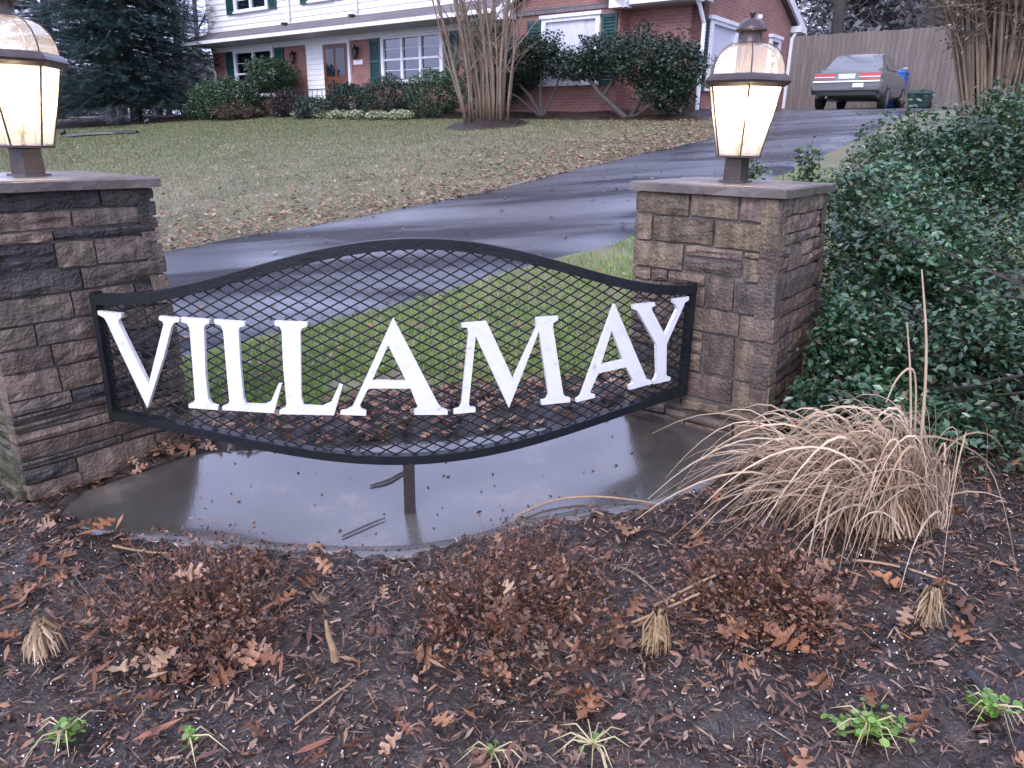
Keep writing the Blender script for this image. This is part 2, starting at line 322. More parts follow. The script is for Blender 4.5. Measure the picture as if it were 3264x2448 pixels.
# driveway
us = axis([(-4, 27.2, .2)]); V = []; n = 14
for u in us:
    a, b = interp(u, DRN), interp(u, DRF); wob = .03*math.sin(u*3.1)+.02*math.sin(u*7.7)
    for k in range(n+1):
        t = (a+wob)+(b-a)*k/n; p = uv(u, t); V.append((p[0], p[1], tz(p[0], p[1])+(.022 if 0 < k < n else -.02)+.012*math.sin(math.pi*k/n)))
V = np.array(V); i, j = np.meshgrid(np.arange(len(us)-1), np.arange(n), indexing='ij'); a = (i*(n+1)+j).ravel()
struct('asphalt_driveway', V, np.stack([a, a+n+1, a+n+2, a+1], 1), 'asphalt')
# concrete pad under the sign
xp = np.linspace(-1.60, 1.06, 56); V = []; nk = 12
for x in xp:
    f, b = interp(x, PADF)-.03, interp(x, PADB)
    V.append((x, f-.01, tz(x, f)-.1))
    for k in range(nk+1):
        y = f+(b-f)*k/nk; V.append((x, y, tz(x, y)+.02))
    V.append((x, b+.005, tz(x, b)-.1))
V = np.array(V); m_ = nk+3; i, j = np.meshgrid(np.arange(len(xp)-1), np.arange(m_-1), indexing='ij'); a = (i*m_+j).ravel()
struct('concrete_pad', V, np.stack([a, a+m_, a+m_+1, a+1], 1), 'concrete')
# mulch bed: lies over the pad's front edge, fills the strip behind it
def mulch_k(X, Y):
    nz = vnoise(X, Y, 9, 3)-.5; nz2 = vnoise(X, Y, 28, 5)-.5
    sf = (interp(X, PADF)-Y)+.05*nz+.04*nz2; sb = (Y-interp(X, PADB))+.03*nz2
    out = np.maximum(sf, sb)
    inx = (X > -1.58) & (X < 1.05)
    k = np.where(inx, np.clip(out/.06, -1, 1), 1.0)
    g = np.clip((interp(X, GRF)-Y+.06*nz)/.05, -1, 1)
    return np.minimum(k, g)
def mulch_z(X, Y):
    k = mulch_k(X, Y)
    return TZ(X, Y)+.012+.022*k+(k > 0)*(.028*(vnoise(X, Y, 5, 1)-.5)+.03*(vnoise(X, Y, 17, 2)-.5)+.018*(vnoise(X, Y, 45, 4)-.5)+.012*(vnoise(X, Y, 90, 6)-.5))
xs = axis([(-4, -2.2, .08), (-2.2, 2.2, .02), (2.2, 5, .08)]); ys = axis([(.35, .9, .06), (.9, 2.6, .02), (2.6, 4.3, .035)])
V, F = grid(xs, ys, mulch_z); kk = mulch_k(V[:, 0], V[:, 1]); F = F[(kk[F] > -.99).any(1)]
struct('mulch_bed', V, F, 'mulch')
def MZ(x, y): return mulch_z(np.asarray(x, float), np.asarray(y, float))
# planting bed along the house
def hb_front(t): return interp(t, [(6.6, 15.5), (7.5, 15.4), (9.6, 15.62), (12, 15.85), (14.7, 15.9), (18, 16.3), (22, 16.75), (23, 16.8), (26, 16.1), (28, 14.1), (31, 12.5), (36, 11)])
V = []; ts = np.arange(6.4, 36, .3)
for t in ts:
    f = hb_front(t)+.08*math.sin(t*2.3)
    for k in range(9):
        u = f+(18.6-f)*k/8; p = uv(u, t); V.append((p[0], p[1], tz(p[0], p[1])+(-.02 if k == 0 else .06+.03*math.sin(t*5+k*2))))
V = np.array(V); i, j = np.meshgrid(np.arange(len(ts)-1), np.arange(8), indexing='ij'); a = (i*9+j).ravel()
struct('house_planting_bed', V, np.stack([a, a+9, a+10, a+1], 1)[:, ::-1].copy(), 'mulch')

# ================================================================ STONE PILLARS
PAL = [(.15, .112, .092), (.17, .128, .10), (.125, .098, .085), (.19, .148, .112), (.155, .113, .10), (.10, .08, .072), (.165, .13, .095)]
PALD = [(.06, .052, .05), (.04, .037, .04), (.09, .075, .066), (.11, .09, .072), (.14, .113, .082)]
RIGHT_FRONT = [(0, .385, 0, .085), (.405, .735, 0, .085), (.755, 1, 0, .088), (0, .11, .095, .195), (.13, .57, .095, .195), (.59, 1, .098, .2), (0, .36, .205, .31), (.38, .78, .205, .245), (.38, .78, .255, .31), (.80, 1, .21, .23), (.80, 1, .24, .325),
 (0, .12, .32, .365), (.135, .25, .32, .365), (.265, .53, .32, .365), (.55, .735, .32, .45), (.75, 1, .335, .455), (0, .2, .375, .45), (.215, .4, .375, .45), (.415, .535, .375, .45), (0, .16, .46, .555), (.175, .40, .46, .555), (.415, .785, .46, .555), (.80, 1, .465, .56),
 (0, .25, .565, .60), (.265, .535, .565, .60), (0, .3, .61, .655), (.315, .535, .61, .655), (0, .2, .665, .735), (.215, .535, .665, .735), (.55, .765, .565, .735), (.78, 1, .57, .738), (0, .2, .745, .85), (.215, .42, .745, .85), (.435, .765, .745, .85), (.78, 1, .748, .865),
 (0, .4, .86, .905), (.415, 1, .875, .918), (0, .3, .915, .955), (.315, .8, .928, .96), (.815, 1, .928, 1), (0, .45, .965, 1.0), (.465, .8, .97, 1.0)]
def courses(r, thin=False):
    out = []; z = 0
    while z < .97:
        h = r.choice([.035, .045, .055, .07, .09, .11] if not thin else [.03, .038, .048, .06, .075, .09]); h = min(h, 1-z)
        if 1-z-h < .035: h = 1-z
        s = 0
        while s < .99:
            w = r.uniform(.18, .5) if h > .06 else r.uniform(.3, .75)
            if 1-s-w < .12: w = 1-s
            g = .009
            if h > .085 and r.random() < .35:
                m = z+h*r.uniform(.4, .6); out += [(s, s+w-g, z, m-.008), (s, s+w-g, m, z+h-.01)]
            else: out.append((s, s+w-g, z, z+h-.0075))
            s += w
        z += h
    return out
def stone_mesh(P00, P10, P01, P11, nrm, r, depth=.07):
    """rock-faced block whose front corners are given (left/right x bottom/top); nrm points outward"""
    nx, nz = 5, 4; V = []; F = []
    P00, P10, P01, P11, nrm = map(np.array, (P00, P10, P01, P11, nrm))
    bulge = r.uniform(.000, .005); tilt = r.uniform(-.006, .006)
    for j in range(nz):
        for i in range(nx):
            a, b = i/(nx-1), j/(nz-1); p = (P00*(1-a)+P10*a)*(1-b)+(P01*(1-a)+P11*a)*b
            edge = i in (0, nx-1) or j in (0, nz-1); corner = i in (0, nx-1) and j in (0, nz-1)
            o = (r.uniform(-.002, .002) if edge else bulge+r.uniform(-.004, .0045))+tilt*(b-.5) - (.0025 if corner else 0)
            c = (P00+P10+P01+P11)/4; p = p+(c-p)*(.008 if edge else 0)*r.random()+nrm*o
            p[2] += r.uniform(-.003, .003); V.append(p)
    for j in range(nz-1):
        for i in range(nx-1): k = j*nx+i; F.append((k, k+1, k+nx+1, k+nx))
    ring = [i for i in range(nx)]+[j*nx+nx-1 for j in range(1, nz)]+[(nz-1)*nx+i for i in range(nx-2, -1, -1)]+[j*nx for j in range(nz-2, 0, -1)]
    k0 = len(V)
    for q in ring: V.append(V[q]-nrm*depth)
    L = len(ring)
    for a in range(L): b = (a+1) % L; F.append((ring[b], ring[a], k0+a, k0+b))
    return np.array(V), F
def pillar(cb, cc, th, wb, wc, zb, zt, label, front, pal, seed, special=None):
    r = random.Random(seed); e = np.array([math.cos(th), math.sin(th)]); nb = np.array([-e[1], e[0]])
    root = thing('stone_pillar', label, 'pillar', (cb[0], cb[1], zb), 'gate pillars')
    def corner(sx, sy, z):
        k = (z-zb)/(zt-zb); c = np.array(cb)*(1-k)+np.array(cc)*k; h = wb+(wc-wb)*k; p = c+e*h*sx+nb*h*sy; return np.array([p[0], p[1], z])
    faces = [((-1, -1), (1, -1)), ((1, -1), (1, 1)), ((1, 1), (-1, 1)), ((-1, 1), (-1, -1))]
    core = MB(); i = .975
    core.hexa([corner(-i, -i, zb-.3), corner(i, -i, zb-.3), corner(i, i, zb-.3), corner(-i, i, zb-.3), corner(-i, -i, zt+.008), corner(i, -i, zt+.008), corner(i, i, zt+.008), corner(-i, i, zt+.008)]).build('mortar_core', 'mortar', root)
    for fi, (A, B) in enumerate(faces):
        lay = front if (fi == 0 and front) else courses(r, fi == 0)
        nrm2 = (corner(*A, zb)+corner(*B, zb))/2-np.array([cb[0], cb[1], zb]); nrm = nrm2/np.linalg.norm(nrm2)
        for si, (s0, s1, d0, d1) in enumerate(lay):
            z1, z0 = zt-d0*(zt-zb), zt-d1*(zt-zb)
            pr = r.uniform(.004, .012)+(.022 if d0 > .9 else 0)
            def at(s, z):
                p = corner(*A, z)*(1-s)+corner(*B, z)*s; return p+nrm*pr
            ex0 = -.02 if s0 <= 0.001 else s0; ex1 = 1.02 if s1 >= .999 else s1
            V, F = stone_mesh(at(ex0, z0), at(ex1, z0), at(ex0, z1), at(ex1, z1), nrm, r)
            o = obj('stone', V, F, 'stone', root)
            o.data.polygons.foreach_set('use_smooth', [False and i < 12 for i in range(len(o.data.polygons))])
            c = np.array(r.choice(pal))*r.uniform(.8, 1.2)
            if special: c = special(fi, (s0+s1)/2, (d0+d1)/2, c, r)
            o.color = (*c, 1)
    # slab on top
    h = wc+.035; cp = MB(); k = 9; bot = []; top = []
    def sq(hh, z):
        pts = []
        for a, b in (((-1, -1), (1, -1)), ((1, -1), (1, 1)), ((1, 1), (-1, 1)), ((-1, 1), (-1, -1))):
            for q in range(k): s = q/k; x = a[0]*(1-s)+b[0]*s; y = a[1]*(1-s)+b[1]*s; p = np.array(cc)+e*hh*x+nb*hh*y; pts.append((p[0]+r.uniform(-.002, .002), p[1]+r.uniform(-.002, .002), z+r.uniform(-.0012, .0012)))
        return pts
    m = 4*k; rings = [sq(h, zt+.006), sq(h, zt+.036), sq(h-.006, zt+.042)]; vs = sum(rings, [])
    fs = [(a*m+i, a*m+(i+1) % m, (a+1)*m+(i+1) % m, (a+1)*m+i) for a in range(2) for i in range(m)]+[tuple(reversed(range(m))), tuple(range(2*m, 3*m))]
    cp.add(vs, fs).build('cap_slab', 'capstone', root)
    return root
ZT = .952
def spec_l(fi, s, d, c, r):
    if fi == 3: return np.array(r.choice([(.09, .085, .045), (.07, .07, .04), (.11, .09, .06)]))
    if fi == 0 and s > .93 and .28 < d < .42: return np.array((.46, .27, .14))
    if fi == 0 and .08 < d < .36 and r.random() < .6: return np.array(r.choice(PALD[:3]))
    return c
def spec_r(fi, s, d, c, r):
    if fi == 0 and (s > .7) and r.random() < .6: return np.array(r.choice([(.185, .142, .095), (.20, .155, .10), (.16, .125, .092)]))
    return c
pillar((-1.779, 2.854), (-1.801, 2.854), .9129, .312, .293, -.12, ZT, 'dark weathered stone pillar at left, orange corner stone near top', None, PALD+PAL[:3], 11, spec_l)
pillar((.979, 3.288), (.935, 3.288), -.6471, .312, .293, -.03, ZT, 'tan stone pillar beside the green bush', RIGHT_FRONT, PAL, 5, spec_r)

# ================================================================ LANTERNS
def lantern(c, zc, a0, label):
    root = thing('post_lantern', label, 'lantern', (c[0], c[1], zc), 'lit lanterns on the pillars'); C = (c[0], c[1], zc); x, y = c
    ca, sa = math.cos(a0+.5), math.sin(a0+.5)
    def sqr(h, z): return [(x+h*(ca*i-sa*j), y+h*(sa*i+ca*j), zc+z) for i, j in ((-1, -1), (1, -1), (1, 1), (-1, 1))]
    MB().hexa(sqr(.039, 0)+sqr(.036, .108)).build('post', 'bronze', root)
    MB().hexa(sqr(.052, 0)+sqr(.05, .008)).build('base_flange', 'bronze', root)
    MB().lathe(C, [(.05, .096), (.1, .100), (.1, .108), (.05, .112)], 6, a0).build('glass_seat', 'bronze', root)
    rb, rt, zb, zt = .094, .158, .108, .386
    def hexp(r, z, k): a = a0+k*math.pi/3; return np.array((x+r*math.cos(a), y+r*math.sin(a), zc+z))
    for k in range(6):
        p = [hexp(rb, zb, k), hexp(rb, zb, k+1), hexp(rt, zt, k+1), hexp(rt, zt, k)]
        cen = sum(p)/4; p = [q+(cen-q)*.03 for q in p]; nrm = np.cross(p[1]-p[0], p[3]-p[0]); nrm /= np.linalg.norm(nrm)
        MB().add(p, [(0, 1, 2, 3)]).build('glass_panel', 'lglass', root)
        MB().tube([hexp(rb+.001, zb, k), hexp(rt+.001, zt, k)], .0035, 5).build('glazing_bar', 'bronze', root)
    MB().lathe(C, [(.158, .384), (.165, .372), (.186, .385), (.190, .394), (.183, .405), (.170, .418), (.160, .420)], 6, a0, cap=False).build('ring', 'bronze', root)
    prof = [(.160, .418), (.155, .452), (.142, .485), (.118, .514), (.085, .533), (.048, .538)]
    for k in range(6):
        vs = []; 
        for r_, z_ in prof: vs += [hexp(r_, z_, k+.02), hexp(r_, z_, k+.98)]
        MB().add(vs, [(2*i, 2*i+1, 2*i+3, 2*i+2) for i in range(len(prof)-1)]).build('dome_pane', 'dglass', root, smooth=True)
        MB().tube([hexp(r_+.001, z_, k) for r_, z_ in prof], .003, 5).build('dome_rib', 'bronze', root)
    MB().lathe(C, [(.054, .534), (.047, .541), (.044, .545), (.044, .582), (.048, .588)], 20).build('chimney_neck', 'bronze', root, smooth=True)
    MB().lathe(C, [(.061, .584), (.062, .589), (.054, .600), (.048, .613), (.036, .625), (.018, .632), (.009, .634)], 20).build('chimney_cap', 'bronze', root, smooth=True)
    MB().lathe(C, [(.008, .632), (.007, .640), (.013, .647), (.014, .653), (.009, .660), (.003, .664)], 12).build('finial', 'bronze', root, smooth=True)
    MB().tube([(x, y, zc+.108), (x, y, zc+.17)], .007, 8).build('stem', 'brass', root)
    for k in range(3):
        a = a0+.7+k*2*math.pi/3; q = (x+.05*math.cos(a), y+.05*math.sin(a))
        pts = [(x+.05*f*math.cos(a), y+.05*f*math.sin(a), zc+z) for f, z in ((0, .165), (.35, .15), (.7, .165), (.95, .20), (1, .225))]
        cn = MB().tube(pts, .005, 6).build('candle_arm', 'brass', root)
        MB().lathe((q[0], q[1], zc), [(.008, .218), (.02, .224), (.021, .229), (.011, .231), (.0105, .252)], 10).build('candle_cup', 'brass', cn)
        MB().lathe((q[0], q[1], zc), [(.008, .252), (.017, .272), (.0185, .287), (.013, .310), (.006, .330), (.002, .340)], 10).build('bulb', 'bulb', cn, smooth=True)
    return root
ZC = ZT+.042
lantern((-1.801, 2.854), ZC, math.radians(14+24), 'lit glass lantern cut by the left edge, on the dark pillar')
lantern((.935, 3.288), ZC, math.radians(37-17), 'lit glass lantern with finial on the right pillar')

# ================================================================ SIGN
RAD = 2.50757; CEN = np.array((-.77511, 5.02404)); E_ = np.array((.984542, .175148)); NN = np.array((.175148, -.984542)); HALF = 1.168
def sp(s, z, off=0.0):
    a = s/RAD; p = CEN+(RAD+off)*(NN*math.cos(a)+E_*math.sin(a)); return (p[0], p[1], z)
def ztop(s): return .600+.224*(.5+.5*math.cos(math.pi*s/1.175))
def zbot(s): return .130-.128*(.5+.5*math.cos(math.pi*s/1.175))
sroot = thing('entrance_sign', 'bowed black iron mesh sign with white letters between stone pillars', 'sign', sp(0, -.235))
def rail(name, zf, z_lo, z_hi, d):
    m = MB(); n = 64; ss = np.linspace(-HALF-.012, HALF+.012, n)
    for i, s in enumerate(ss):
        z = zf(s); m.v += [sp(s, z+z_lo, d), sp(s, z+z_hi, d), sp(s, z+z_hi, -d), sp(s, z+z_lo, -d)]
    for i in range(n-1):
        for k in range(4): a, b = i*4+k, i*4+(k+1) % 4; m.f.append((a, a+4, b+4, b))
    m.f += [(3, 2, 1, 0), ((n-1)*4, (n-1)*4+1, (n-1)*4+2, (n-1)*4+3)]
    return m.build(name, 'iron', sroot)
rail('top_rail', ztop, -.033, .004, .02)
rail('bottom_rail', zbot, -.004, .030, .019)
for s in (-HALF, HALF):
    m = MB(); d = .019; q = .011
    m.hexa([sp(s-q, zbot(s)-.004, d), sp(s+q, zbot(s)-.004, d), sp(s+q, zbot(s)-.004, -d), sp(s-q, zbot(s)-.004, -d), sp(s-q, ztop(s)+.012, d), sp(s+q, ztop(s)+.012, d), sp(s+q, ztop(s)+.012, -d), sp(s-q, ztop(s)+.012, -d)]).build('side_post', 'iron', sroot)
    for z in (.2, .52):
        sg = 1 if s > 0 else -1
        MB().tube([sp(s, z, -.015), sp(s+sg*.005, z, -.09)], .008, 6).build('wall_bracket', 'iron', sroot)
# expanded metal: one sheet of diamonds
m = MB(); DW, DH = .0695, .037; w = .0025
def strand(s0, z0, s1, z1):
    for k in range(1):
        L = math.hypot(s1-s0, z1-z0); px, pz = -(z1-z0)/L*w, (s1-s0)/L*w
        m.v += [sp(s0-px, z0-pz, .0015), sp(s1-px, z1-pz, .0015), sp(s1+px, z1+pz, .0015), sp(s0+px, z0+pz, .0015), sp(s0-px, z0-pz, -.002), sp(s1-px, z1-pz, -.002), sp(s1+px, z1+pz, -.002), sp(s0+px, z0+pz, -.002)]
        b = len(m.v)-8; m.f += [(b, b+1, b+2, b+3), (b+7, b+6, b+5, b+4), (b, b+4, b+5, b+1), (b+3, b+2, b+6, b+7)]
ni = int(2*HALF/(DW/2))
for i in range(ni):
    s0 = -HALF+i*DW/2; s1 = s0+DW/2
    for j in range(0, 26):
        z0 = -.02+j*DH
        for (za, zb_) in (((z0, z0+DH/2), ) if (i % 2 == 0) else ((z0+DH/2, z0), )):
            for (p, q) in ((za, zb_), ):
                sm = (s0+s1)/2; zm = (p+q)/2
                if zbot(sm)+.012 < zm < ztop(sm)-.012: strand(s0, p, s1, q)
                q2 = 2*max(p, q)-q if False else None
        # mirrored strand of the same diamond
        za, zb_ = (z0+DH, z0+DH/2) if i % 2 == 0 else (z0+DH/2, z0+DH)
        sm = (s0+s1)/2; zm = (za+zb_)/2
        if zbot(sm)+.012 < zm < ztop(sm)-.012: strand(s0, za, s1, zb_)
m.build('expanded_mesh_panel', 'iron', sroot)
LETTERS = [('V',[[[-1.152,0.546],[-1.051,0.545],[-1.054,0.529],[-1.065,0.521],[-1.068,0.507],[-0.98,0.29],[-0.887,0.518],[-0.891,0.527],[-0.903,0.531],[-0.901,0.545],[-0.824,0.542],[-0.827,0.528],[-0.845,0.525],[-0.858,0.51],[-0.904,0.396],[-1.0,0.195],[-1.076,0.394],[-1.119,0.509],[-1.126,0.522],[-1.151,0.533]]]),('I',[[[-0.818,0.545],[-0.714,0.542],[-0.716,0.528],[-0.729,0.524],[-0.737,0.513],[-0.752,0.336],[-0.752,0.248],[-0.742,0.231],[-0.72,0.224],[-0.721,0.209],[-0.831,0.21],[-0.83,0.225],[-0.811,0.231],[-0.803,0.245],[-0.797,0.363],[-0.791,0.505],[-0.797,0.524],[-0.819,0.529]]]),('L',[[[-0.697,0.543],[-0.589,0.539],[-0.591,0.524],[-0.609,0.519],[-0.614,0.507],[-0.62,0.383],[-0.621,0.261],[-0.615,0.238],[-0.55,0.237],[-0.523,0.25],[-0.49,0.318],[-0.479,0.317],[-0.516,0.206],[-0.704,0.21],[-0.702,0.225],[-0.684,0.231],[-0.674,0.244],[-0.672,0.369],[-0.669,0.5],[-0.675,0.522],[-0.697,0.529]]]),('L',[[[-0.486,0.544],[-0.374,0.542],[-0.376,0.527],[-0.393,0.521],[-0.4,0.51],[-0.414,0.267],[-0.408,0.238],[-0.345,0.234],[-0.311,0.25],[-0.279,0.317],[-0.267,0.313],[-0.304,0.201],[-0.496,0.203],[-0.495,0.218],[-0.475,0.228],[-0.468,0.243],[-0.469,0.376],[-0.464,0.511],[-0.47,0.525],[-0.486,0.529]]]),('A',[[[-0.28,0.217],[-0.281,0.203],[-0.191,0.198],[-0.19,0.215],[-0.206,0.223],[-0.211,0.238],[-0.179,0.301],[-0.031,0.297],[-0.015,0.247],[-0.007,0.228],[-0.009,0.22],[-0.02,0.213],[-0.02,0.196],[0.1,0.19],[0.1,0.207],[0.08,0.215],[0.066,0.234],[-0.083,0.557],[-0.226,0.256],[-0.238,0.232],[-0.26,0.22]],[[-0.104,0.459],[-0.164,0.331],[-0.045,0.325]]]),('M',[[[0.153,0.53],[0.242,0.534],[0.344,0.311],[0.429,0.495],[0.428,0.537],[0.514,0.537],[0.514,0.523],[0.496,0.514],[0.495,0.496],[0.547,0.233],[0.557,0.219],[0.578,0.212],[0.578,0.195],[0.46,0.197],[0.459,0.213],[0.481,0.219],[0.487,0.236],[0.44,0.486],[0.33,0.199],[0.203,0.482],[0.178,0.227],[0.183,0.214],[0.203,0.21],[0.203,0.193],[0.122,0.191],[0.123,0.208],[0.143,0.212],[0.15,0.226],[0.177,0.492],[0.175,0.509],[0.169,0.515],[0.153,0.516]]]),('A',[[[0.753,0.565],[0.625,0.214],[0.606,0.203],[0.606,0.191],[0.687,0.199],[0.686,0.213],[0.669,0.217],[0.665,0.228],[0.696,0.297],[0.825,0.306],[0.867,0.242],[0.863,0.232],[0.847,0.227],[0.85,0.208],[0.967,0.216],[0.958,0.233],[0.935,0.238]],[[0.746,0.463],[0.705,0.33],[0.809,0.338]]]),('Y',[[[0.84,0.555],[0.947,0.554],[0.95,0.54],[0.934,0.537],[0.933,0.527],[1.015,0.413],[1.071,0.513],[1.064,0.529],[1.047,0.541],[1.045,0.558],[1.132,0.559],[1.134,0.544],[1.112,0.537],[1.098,0.506],[1.028,0.376],[1.039,0.248],[1.047,0.234],[1.066,0.229],[1.066,0.214],[0.974,0.213],[0.974,0.229],[0.984,0.24],[0.989,0.256],[0.972,0.38],[0.87,0.518],[0.86,0.531],[0.842,0.536]]])]
LNAME = ['first letter V', 'letter I', 'first letter L', 'second letter L', 'first letter A', 'letter M', 'second letter A', 'letter Y']
for (ch, rings), ln in zip(LETTERS, LNAME):
    pts = [p for r_ in rings for p in r_]; tris = tessellate_polygon([[Vector((p[0], p[1], 0)) for p in r_] for r_ in rings]); n = len(pts)
    vs = [sp(p[0], p[1], .021) for p in pts]+[sp(p[0], p[1], .006) for p in pts]; fs = []
    for t in tris:
        a, b, c = t; ar = (pts[b][0]-pts[a][0])*(pts[c][1]-pts[a][1])-(pts[b][1]-pts[a][1])*(pts[c][0]-pts[a][0])
        if ar < 0: b, c = c, b
        fs += [(a, b, c), (a+n, c+n, b+n)]
    k = 0
    for r_ in rings:
        L = len(r_)
        for i in range(L): a, b = k+i, k+(i+1) % L; fs.append((a, b, b+n, a+n))
        k += L
    o = MB().add(vs, fs).build('letter', 'letter', sroot); o['label'] = 'white '+ln
    # fix the winding of the rim
    bm = bmesh.new(); bm.from_mesh(o.data); bmesh.ops.recalc_face_normals(bm, faces=bm.faces); bm.to_mesh(o.data); bm.free()
pb = sp(-.045, 0, -.0); m = MB(); h = .019
m.xbox(pb[0]-h, pb[0]+h, pb[1]-h, pb[1]+h, tz(pb[0], pb[1])-.03, zbot(-.045)+.0).build('support_post', 'rust', sroot)

# ================================================================ HOUSE
H0 = uv(17.4, 8.0, 1.75)
house = thing('brick_house', 'red brick house with white upper siding and dark green shutters', 'house', H0)
def hb(name, m, *b): return MB().box(*b).build(name, m, house)
# walls (front wall of the two-storey part, gable bay, recessed garage wall, side and back)
hb('brick_wall', 'brick', 18.0, 18.3, 13.2, 28.72, 1.2, 4.84)
hb('brick_wall', 'brick', 17.45, 17.75, 8.0, 9.9, 1.2, 4.35)
def prism_t(name, m, u0, u1, poly):    # polygon in (t,z), extruded along u
    n = len(poly); return MB().add([uv(u0, t, z) for t, z in poly]+[uv(u1, t, z) for t, z in poly], [tuple(reversed(range(n))), tuple(range(n, 2*n))]+[(i, (i+1) % n, n+(i+1) % n, n+i) for i in range(n)]).build(name, m, house)
def prism_u(name, m, t0, t1, poly):    # polygon in (u,z), extruded along t
    n = len(poly); return MB().add([uv(u, t0, z) for u, z in poly]+[uv(u, t1, z) for u, z in poly], [tuple(range(n)), tuple(reversed(range(n, 2*n)))]+[(i, n+i, n+(i+1) % n, (i+1) % n) for i in range(n)]).build(name, m, house)
prism_t('gable_bay_wall', 'brick', 17.0, 17.6, [(9.9, 1.2), (13.2, 1.2), (13.2, 4.28), (11.55, 5.42), (9.9, 4.28)])
prism_u('gable_end_wall', 'brick', 8.0, 8.3, [(17.45, 1.2), (23.4, 1.2), (23.4, 4.40), (20.4, 5.75), (17.45, 4.36)])
hb('brick_wall', 'brick', 23.1, 23.4, 8.3, 28.7, 1.2, 4.35)
hb('brick_wall', 'brick', 18.3, 23.1, 28.42, 28.72, 1.2, 4.9)
hb('upper_wall', 'white', 18.04, 23.3, 14.6, 28.7, 4.95, 7.6)
# lap siding, board by board
z = 4.86
while z < 7.55:
    MB().hexa([uv(17.995, 14.6, z), uv(18.05, 14.6, z), uv(18.05, 28.72, z), uv(17.995, 28.72, z), uv(18.022, 14.6, z+.2), uv(18.05, 14.6, z+.2), uv(18.05, 28.72, z+.2), uv(18.022, 28.72, z+.2)]).build('siding_board', 'white', house); z += .197
hb('corner_board', 'trim', 17.97, 18.08, 28.68, 28.82, 4.8, 7.6); hb('corner_board', 'trim', 17.97, 18.08, 14.5, 14.62, 4.9, 7.6)
# roofs
def slab(name, m, p, th=.12):
    p = [np.array(q) for q in p]; return MB().hexa([q-np.array((0, 0, th)) for q in p]+p).build(name, m, house)
slab('pent_roof', 'shingle', [uv(16.95, 13.15, 4.44), uv(18.02, 13.15, 4.90), uv(18.02, 28.95, 4.90), uv(16.95, 28.95, 4.44)], .06)
hb('soffit', 'soffit', 16.99, 18.0, 13.2, 28.9, 4.335, 4.37)
hb('frieze_board', 'trim', 17.95, 17.998, 13.2, 28.7, 4.16, 4.335)
hb('gutter', 'trim', 16.86, 16.98, 13.1, 29.0, 4.325, 4.435)
slab('main_roof', 'shingle', [uv(17.6, 14.2, 7.55), uv(20.7, 14.2, 9.4), uv(20.7, 29.1, 9.4), uv(17.6, 29.1, 7.55)])
slab('main_roof', 'shingle', [uv(23.8, 29.1, 7.55), uv(20.72, 29.1, 9.4), uv(20.72, 14.2, 9.4), uv(23.8, 14.2, 7.55)])
slab('wing_roof', 'shingle', [uv(16.95, 7.8, 4.30), uv(20.38, 7.8, 5.93), uv(20.38, 14.5, 5.93), uv(16.95, 14.5, 4.30)])
slab('wing_roof', 'shingle', [uv(23.85, 14.5, 4.42), uv(20.40, 14.5, 5.93), uv(20.40, 7.8, 5.93), uv(23.85, 7.8, 4.42)])
slab('gable_roof', 'shingle', [uv(16.75, 13.45, 4.30), uv(16.75, 11.55, 5.64), uv(19.8, 11.55, 5.64), uv(19.8, 13.45, 4.30)][::-1])
slab('gable_roof', 'shingle', [uv(16.75, 9.65, 4.30), uv(19.8, 9.65, 4.30), uv(19.8, 11.53, 5.64), uv(16.75, 11.53, 5.64)][::-1])
# white trim on rakes, eaves, gutters
def bar(name, m, a, b, w, h, parent=house):
    a, b = Vector(a), Vector(b); d = (b-a).normalized(); s_ = d.cross(Vector((0, 0, 1))).normalized()*w/2; up = s_.cross(d).normalized()*h/2
    return MB().hexa([a-s_-up, a+s_-up, b+s_-up, b-s_-up, a-s_+up, a+s_+up, b+s_+up, b-s_+up]).build(name, m, parent)
bar('rake_board', 'trim', uv(16.73, 13.5, 4.18), uv(16.73, 11.55, 5.54), .06, .2); bar('rake_board', 'trim', uv(16.73, 9.6, 4.18), uv(16.73, 11.55, 5.54), .06, .2)
hb('eave_return', 'trim', 16.70, 17.0, 13.0, 13.5, 4.12, 4.3); hb('eave_return', 'trim', 16.70, 17.0, 9.6, 10.05, 4.12, 4.3)
hb('eave_gutter', 'trim', 16.85, 16.98, 7.75, 9.6, 4.18, 4.31); hb('eave_soffit', 'soffit', 16.98, 17.5, 7.8, 9.9, 4.16, 4.2)
bar('rake_board', 'trim', uv(16.9, 7.82, 4.20), uv(20.39, 7.82, 5.84), .07, .2); bar('rake_board', 'trim', uv(23.95, 7.82, 4.32), uv(20.39, 7.82, 5.84), .07, .2)
hb('eave_return', 'trim', 23.42, 23.95, 7.72, 8.1, 4.20, 4.36)
def spout(path): return MB().tube(path, .05, 6).build('downspout', 'trim', house)
spout([uv(16.92, 7.95, 4.22), uv(17.1, 7.93, 4.05), uv(17.36, 7.92, 3.72), uv(17.38, 7.92, 1.75)])
spout([uv(23.7, 7.85, 4.30), uv(23.5, 7.9, 4.16), uv(23.36, 7.93, 4.0), uv(23.34, 7.93, 2.15)])
spout([uv(16.92, 28.6, 4.33), uv(17.2, 28.6, 4.12), uv(17.85, 28.55, 3.62), uv(17.92, 28.5, 3.4), uv(17.92, 28.5, 1.7)])
for t in (23.7, 20.2):
    d = spout([uv(17.93, t, 7.5), uv(17.93, t, 5.0), uv(17.8, t, 4.88)])
    MB().box(17.62, 17.86, t-.05, t+.05, 4.80, 4.88).build('spout_foot', 'black', d)
